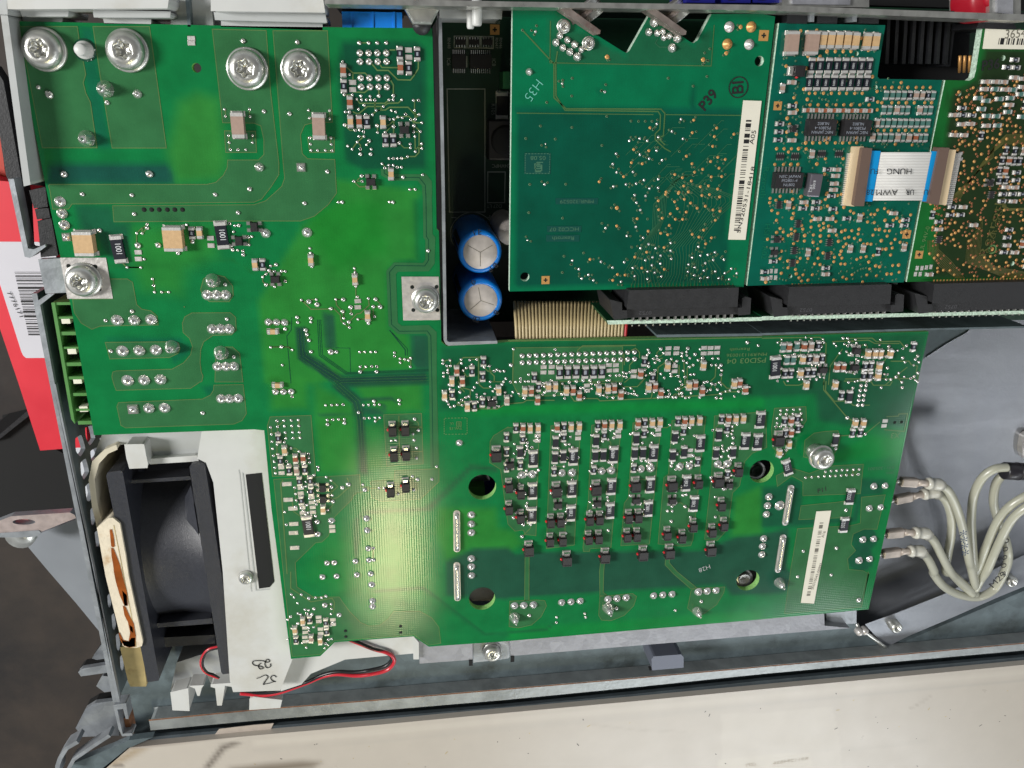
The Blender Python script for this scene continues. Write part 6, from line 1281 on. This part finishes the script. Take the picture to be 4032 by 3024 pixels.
for pts, m in ((tp(0,2,942,1278,962,1276,976,1330,986,1420,972,1432,955,1420), M_st), (tp(0,2,955,1435,975,1440,1000,1500,1030,1580,1052,1665) + tp(0,3,1035,40,1072,180,1078,288,1050,292,1010,200,975,80,960,0) + tp(0,2,975,1600,958,1500), M_st),
               (tp(0,3,1030,160,1070,200,1074,290,1050,290), M_std), (tp(0,3,1036,290,1060,300,1090,370,1128,440,1145,540,1142,636,1090,642,1045,628,1015,580,1000,520,1010,515,1040,580,1085,590,1098,520,1080,430,1050,370), M_st),
               (tp(0,3,1092,450,1118,470,1125,520,1100,500), M_std), (tp(0,3,1015,560,1040,585,1085,590,1110,560,1140,560,1140,634,1090,640,1045,626), M_std)): b.sheet(PX(pts, -3.3), q(-3.3), m)
b.build("glue_stain", fo_)
# fan lead
fl_ = thing("fan_lead", "thin red and black twisted wire pair looping out under the large board", "wire", W(1400, 2600, -7))
M_wr = mat("red_wire", (206, 36, 52), .32, coat=.3); M_wk = mat("black_wire", (24, 22, 24), .35)
path = tp(1,3,760,560,860,600,1000,655,1110,685,1165,720,1175,770,1120,830,1000,865,860,880,700,868,580,885,470,930,350,975,200,1025,60,1045) + tp(0,3,2080,1035,2020,1030)
for off, m, nm in ((0, M_wr, "red_core"), (22, M_wk, "black_core")):
    P3 = []
    sp = smooth([(p[0], p[1]) for p in path], 8)
    for i, p in enumerate(sp):
        ph = i / len(sp) * 11; P3.append(W(p[0] + off / KR * math.cos(ph) * .35 + (-3 if off else 3), p[1] + off / KR * math.sin(ph) * .7 - (9 if off else 0), -5.5 - (4 if i > len(sp) * .45 else 0) * min(1, (i / len(sp) - .45) * 4 + .0 if i > len(sp) * .45 else 0) + .5 * math.sin(ph)))
    b = MB(); b.tube(P3, sz(1400, 2600, 16 / KR, -6), m, 10); b.build(nm, fl_)
for off, m, nm in ((0, M_wr, "red_core"), (16, M_wk, "black_core")):
    sp = smooth(tp(0,3,1860 - off,630 + off,1760 - off * .3,655 + off,1705 + off,720,1695 + off,790,1730 + off,850,1800,885 - off,1850,900), 6)
    b = MB(); b.tube([W(*p, -9) for p in sp], sz(800, 2600, 10 / KR, -9), m, 8); b.build(nm, fl_)
# ================================================================ BOTTOM STEEL CHANNEL
ch = thing("steel_channel", "galvanised steel channel running under the large board along the cream cover", "metal channel", W(2400, 2620, -20))
prism_px("channel_floor", [(420,2560),(1100,2400),(3300,2250),(3356,2450),(3420,2490),(3492,2556),(4200,2255),(4200,2640),(560,2980)], -22, -23.5, M_steeld, ch, 0)
prism_px("raised_pad", tp(1,3,1393,560,1845,540,1845,745,1397,778), -5, -19, M_steelp, ch, .0003)
prism_px("recess_plate", tp(1,3,1850,540,2143,520) + tp(2,3,8,520,14,722) + tp(1,3,2143,735,1852,770), -8, -19, M_steel, ch, .0002)
prism_px("raised_pad", tp(2,3,18,500,2143,330) + tp(3,3,525,290,528,458,748,478) + tp(2,3,2143,538,22,714), -5, -19, M_steelp, ch, .0003)
prism_px("raised_pad", tp(3,3,540,280,800,270,798,440,545,458), -7, -19, M_steel, ch, .0003)
for p in ((t(1,3,1830,770)), (t(2,3,38,738))): b = MB(); c = W(*p, -4.9); b.box((c.x, c.y, c.z), (q(.9), q(1.6), q(.3)), M_dark); b.build("relief_slot", ch)
prism_px("locating_tab", tp(2,3,1228,718,1462,700,1483,725,1482,812,1215,835,1212,745), -12, -20, mat("tab_grey", (106, 110, 122), .5, .4), ch, .0006)
prism_px("tab_slot", tp(2,3,1185,808,1215,800,1228,850,1200,845), -19.7, -20, M_dark, ch, 0)
U = [(586,2833),(1000,2792),(1500,2752),(2000,2710),(2500,2667),(3000,2622),(3500,2578),(4200,2514)]; Lw = [(593,2876),(1000,2838),(1500,2797),(2000,2755),(2500,2706),(3000,2654),(3500,2608),(4200,2546)]
M_rl = mat("rail_steel", (150, 154, 154), .4, .5, noise=.16, nscale=220, bump=.25, dirt=(112, 116, 114), dscale=50, dlo=.5, dhi=.75)
prism_px("rolled_rail", U + Lw[::-1], -17.5, -21.8, M_rl, ch, .0012)
b = MB(); b.ribbon(PX([(p[0], p[1] + 3) for p in U], -17.5), q(.35), q(-17.46), M_rs); b.build("rust_line", ch)
b = MB()
M_dst = mat("dark_ledge", (84, 94, 100), .55, .5, noise=.12, nscale=300)
prism_px("dark_ledge", [(p[0], p[1] - 12) for p in Lw] + [(4200, 2632), (3000, 2735), (2000, 2828), (1000, 2915), (560, 2960)], -25, -26, M_dst, ch, 0)
prism_px("mid_ledge", [(p[0], p[1] + 26) for p in Lw] + [(4200, 2640), (3000, 2740), (2000, 2832), (1000, 2918), (580, 2960)], -17.9, -19, M_dst, ch, .0002)
st = prism_px("paper_tag", tp(0,3,1850,1330,2143,1296) + tp(1,3,165,1282,132,1362) + tp(0,3,2143,1372,1790,1406), -17.7, -17.85, mat("grubby_tag", (196, 184, 172), .6, noise=.1, nscale=400), ch, 0)
b = MB()
for k in range(9): c = W(*t(0,3,1935+k*27,1345-k*2.4), -17.8); b.box(tuple(c), (q(.85), q(.55), q(.12)), M_ink_pale, rot=.08)
b.build("print_smear", st)
# cream cover
M_cov = mask_mat("cream_cover_paint", attr="tone", rough=.3, weave=.02, plain=True)
cv = thing("cream_cover_plate", "cream painted metal cover along the bottom, wrapped in clear film with dark smudges", "cover", W(2200, 2900, -16))
OUT = [(505,2944),(1000,2896),(1500,2853),(2000,2806),(2500,2761),(3000,2714),(3500,2668),(4200,2602),(4300,3300),(240,3200),(406,3024)]
CB = (222, 213, 200); SM = (112, 96, 76)
CT = [(tp(1,3,-200,1659,100,1625,400,1600,560,1610,500,1659,-100,1720), SM, 3, .75), (tp(0,3,1960,1440,1870,1470,1800,1560,1720,1659,1760,1670,1850,1560,1900,1500,2030,1450), (80,68,58), 1.8, .8),
      (tp(0,3,1080,1484,1270,1466,1280,1474,1090,1496), (70,30,18), .6, .95), (tp(0,3,1130,1490,1260,1480,1050,1600,930,1640,900,1659,880,1640), (176,150,110), 2.5, .7), (tp(0,3,955,1640,1035,1632,1030,1655,960,1656), (60,40,30), .5, .9),
      (band([(x, y + 62) for x, y in OUT[1:8]], 5), (206,200,190), 1.2, .8), (band([(x, y + 30) for x, y in OUT[1:8]], 20), (236,228,214), 1.6, .6),
      (band(tp(3,3,1240,1165,1340,1110,1420,1050), 5), (186,172,156), .7, .6), (band(tp(3,3,-200,1500,300,1520,900,1490,1400,1430), 8), (212,204,192), 1.4, .6), (band(tp(2,3,700,1290,1100,1340,1500,1350), 5), (206,196,182), 1, .6),
      (tp(3,3,-340,1210,600,1150,655,1420,690,1800,-340,1800), (234,226,212), .3, .45), (tp(2,3,1780,1590,2143,1550) + tp(3,3,400,1530,470,1800,-400,1800), (236,228,212), .3, .5)]
b_cov = board("cover_sheet", OUT, -16, 2, [], CT, CB, cv, M_cov, M_cov, cell=.9, tgain=.66)
text("show_through_number", "R911294836", *t(3,3,245,1600), -15.95, sz(3100, 2990, 32/K4, -16), 2, mat("show_through_ink", (200, 190, 176), .6), cv, mirror=True, sq=1.35)
text("show_through_number", "(ZF)", *t(2,3,2050,1632), -15.95, sz(2950, 3000, 32/KR, -10), 2, MATS["show_through_ink"], cv, mirror=True, sq=1.2)
b = MB(); r2 = random.Random(8)
for _ in range(70):
    x = r2.uniform(900, 4030); y = r2.uniform(2700, 3020)
    if y < 2925 - (x - 1000) * .091: continue
    c = W(x, y, -15.97); a = r2.uniform(0, 3.1); s1 = q(r2.choice([.12, .18, .28, .5])); s2 = q(.1)
    b.add([(c.x + dx * s1 * math.cos(a) - dy * s2 * math.sin(a), c.y + dx * s1 * math.sin(a) + dy * s2 * math.cos(a), c.z) for dx, dy in ((-1,-1),(1,-1),(1,1),(-1,1))], [(0, 1, 2, 3)], M_foam2 if r2.random() < .4 else M_blkpl)
o = b.build("dirt_specks", cv); o["kind"] = "stuff"
# ================================================================ RIGHT-HAND CHASSIS
M_sh = mat("brushed_chassis", (138, 141, 147), .34, .5, noise=.07, nscale=30, stretch=(1, 9, 1), spangle=.03, bump=.08, bscale=1400)
rp = thing("chassis_back_plate", "large soft-shining steel back plate right of the large board, behind the grey cables", "metal plate", W(3700, 1800, -30))
prism_px("plate_sheet", [(3250,1180),(4250,1180),(4250,2480),(3330,2500),(3250,2300)], -30, -31.5, M_sh, rp, 0)
prism_px("folded_corner", tp(3,1,1330,1445,1392,1400,1560,1290,1720,1200,1800,1130,1300,1130), -26, -28, M_steeld, rp, .0006); prism_px("corner_crease", tp(3,1,1392,1402,1560,1292,1722,1202,1800,1132,1812,1142,1732,1214,1570,1304,1398,1416), -25.6, -27, M_sh, rp, .0004)
b = MB(); f0 = [W(*p, -21) for p in tp(3,3,868,446,1150,345,1540,190,1900,10,2300,-180)]; f1 = [W(*p, -21.5) for p in tp(3,3,1048,640,1250,540,1640,375,2000,215,2330,80)]; f1b = [p - Vector((0, 0, q(2))) for p in f1]
n_ = 5; b.add(f0 + f1 + f1b, [(n_ + i, n_ + i + 1, i + 1, i) for i in range(4)] + [(2 * n_ + i, 2 * n_ + i + 1, n_ + i + 1, n_ + i) for i in range(4)], M_sh); b.build("folded_flange", rp)
b = MB(); c = [W(*p, -20.5) for p in tp(3,3,868,446,800,440,820,490,870,510,1020,625,1050,640)]; b.tube([c[1], c[2], c[3], c[4], c[5]], q(.5), M_zinc, 8); b.build("flange_lip", rp)
for x, y in ((1120, 458), (2092, 72)): b = MB(); c = W(*t(3,3,x,y), -20.2); b.lathe((c.x, c.y, c.z - q(2)), [(q(1.7), 0), (q(1.6), q(3.2)), (q(1.1), q(3.6)), (q(.9), q(3.5)), (q(.9), q(2.4)), (0, q(2.4))], M_zinc, 20); b.build("rivet_bush", rp)
for x, y in ((825, 512), (868, 505)): b = MB(); c = W(*t(3,3,x,y), -16); b.lathe((c.x, c.y, c.z), [(q(1.1), q(-1)), (q(1.1), q(.3)), (q(.5), q(.9)), (0, q(1))], M_tin, 12); b.build("weld_dot", rp)
cyl = thing("steel_standoff", "round pale steel standoff cut by the right border above the black sleeve", "standoff", W(4060, 1750, -14)); prism_px("standoff_body", tp(3,2,2240,440,2215,480,2200,560,2200,615,2216,655,2250,680,2400,690,2400,430), -28, -30, M_tin, cyl, .001); prism_px("standoff_cap", tp(3,2,2245,480,2222,525,2222,570,2240,610,2400,620,2400,470), -27.6, -28.5, M_steeld, cyl, .0003)
# ---- grey cables
M_cab = mat("grey_green_sheath", (186, 186, 168), .32, noise=.03, nscale=200, coat=.25); M_cr = mat("crimp_metal", (196, 184, 174), .4, .4, noise=.1, nscale=900); M_clear = mat("clear_collar", (214, 212, 200), .2, coat=.5); M_hs = mat("heat_shrink", (40, 38, 44), .35)
def cable(label, pts, zs, crimp=None, stars=()):
    o = thing("grey_cable", label, "cable", W(*pts[0], zs[0]), "grey cables right of the large board")
    sp = smooth(pts, 8); Z = np.interp(np.linspace(0, 1, len(sp)), np.linspace(0, 1, len(zs)), zs)
    P3 = [W(p[0], p[1], z) for p, z in zip(sp, Z)]; b = MB(); b.tube(P3, [sz(3700, 2000, 36 / K4, z) for z in Z], M_cab, 14); b.build("cable_sheath", o)
    if crimp:
        (sx, sy), (mx_, my), (ex, ey) = [t(3,2,*p) for p in crimp]; z = zs[0]
        b = MB(); A, B = W(sx, sy, z), W(mx_, my, z); d = B - A; b.box(tuple((A + B) / 2), (d.length, q(2.3), q(1.7)), M_cr, rot=math.atan2(d.y, d.x)); b.build("blade_sleeve", o, .0004)
        b = MB(); b.tube([A - d * .28, A], q(.55), M_zinc, 8); b.build("blade_tip", o)
        b = MB(); C_ = W(ex, ey, z); b.tube([B, B.lerp(C_, .25), B.lerp(C_, .6)], [q(1.0), q(.75), q(1.1)], M_cr, 12); b.build("crimp_barrel", o)
        b = MB(); b.tube([B.lerp(C_, .45), B.lerp(C_, .6), B.lerp(C_, .62), B.lerp(C_, .8), C_, P3[3]], [q(1.3), q(1.6), q(1.35), q(1.45), q(1.5), q(1.45)], M_clear, 14); b.build("clear_collar", o)
    return o
A1 = cable("grey cable marked with stars, top one of the four on blade terminals", tp(3,2,1490,875,1570,925,1640,1060,1700,1260,1745,1500) + tp(3,3,1765,-30,1790,80,1800,130), [-6,-6,-7,-9,-12,-14,-16], ((1165,848),(1310,858),(1490,872)))
for i, y in enumerate((1298, 1352, 1405, 1460)): text("star_print", "*", *t(3,2,1697 + i * 6,y + 12), -5.6, q(3.0), 8, mat("blue_ink", (36, 60, 100), .6), A1, sq=1.1, loc=W(*t(3,2,1697 + i * 6,y + 14), -4.6))
cable("grey cable on the second blade terminal, just under the top one", tp(3,2,1455,940,1545,1000,1595,1130,1598,1290,1570,1450,1550,1600) + tp(3,3,1600,20,1690,110,1780,190), [-8,-9,-10,-12,-14,-15,-16], ((1120,1005),(1268,975),(1455,938)))
cable("grey cable on the third blade terminal from the top", tp(3,2,1380,1285,1450,1350,1520,1480,1590,1610) + tp(3,3,1650,60,1740,140,1800,190), [-6,-7,-9,-12,-15,-17], ((1045,1292),(1195,1278),(1380,1285)))
D1 = cable("grey cable on the lowest blade terminal, sweeping round below the others", tp(3,2,1335,1435,1400,1500,1450,1600) + tp(3,3,1450,20,1540,130,1680,200,1830,215,1960,150,2040,20) + tp(3,2,2080,1500,2060,1350,1995,1180,1955,1020,1980,860,2060,770), [-6,-8,-10,-12,-15,-17,-17,-16,-14,-14,-13,-12,-11], ((1015,1460),(1165,1442),(1335,1432)))
text("cable_print", "M23", *t(3,3,1995,62), -5, q(2.1), 52, M_ink, D1, loc=W(*t(3,3,1992,70), -10.5)); text("cable_print", "0 0 0 0 8", *t(3,2,2042,1500), -5, q(1.5), -82, M_ink, D1, loc=W(*t(3,2,2046,1490), -9.5), sq=1.5)
cable("grey cable falling from the black sleeve, leftmost of the two leaving it", tp(3,2,2070,730,1960,745,1860,820,1790,960,1768,1150,1775,1350,1790,1550) + tp(3,3,1800,0,1800,110), [-8,-8,-9,-10,-12,-13,-14,-15,-16])
cable("grey cable leaving the right border, upper of the two curving inwards", tp(3,2,2320,930,2200,985,2090,1060,1990,1180,1900,1380,1840,1540) + tp(3,3,1800,20,1790,90), [-5,-6,-7,-9,-12,-14,-15,-16])
cable("grey cable leaving the right border, lower of the two curving inwards", tp(3,2,2320,1010,2200,1085,2110,1170,2030,1310,1960,1460,1900,1600) + tp(3,3,1850,60,1800,150), [-4,-5,-6,-8,-11,-13,-15,-16])
hs = thing("black_heat_shrink", "black heat-shrink sleeve gathering grey cables at the right border", "sleeve", W(3980, 1850, -9)); b = MB(); b.tube([W(*t(3,2,2040,758), -9), W(*t(3,2,2048,758), -9), W(*t(3,2,2130,762), -9), W(*t(3,2,2330,770), -9)], [sz(4000,1850,60/K4,-9)] + [sz(4000, 1850, 74 / K4, -9)] * 3, M_hs, 24); b.build("sleeve_body", hs); b = MB(); b.tube([W(*t(3,2,2150,762), -9), W(*t(3,2,2162,762), -9)], sz(4000, 1850, 77 / K4, -9), M_hs, 24); b.build("sleeve_crease", hs)
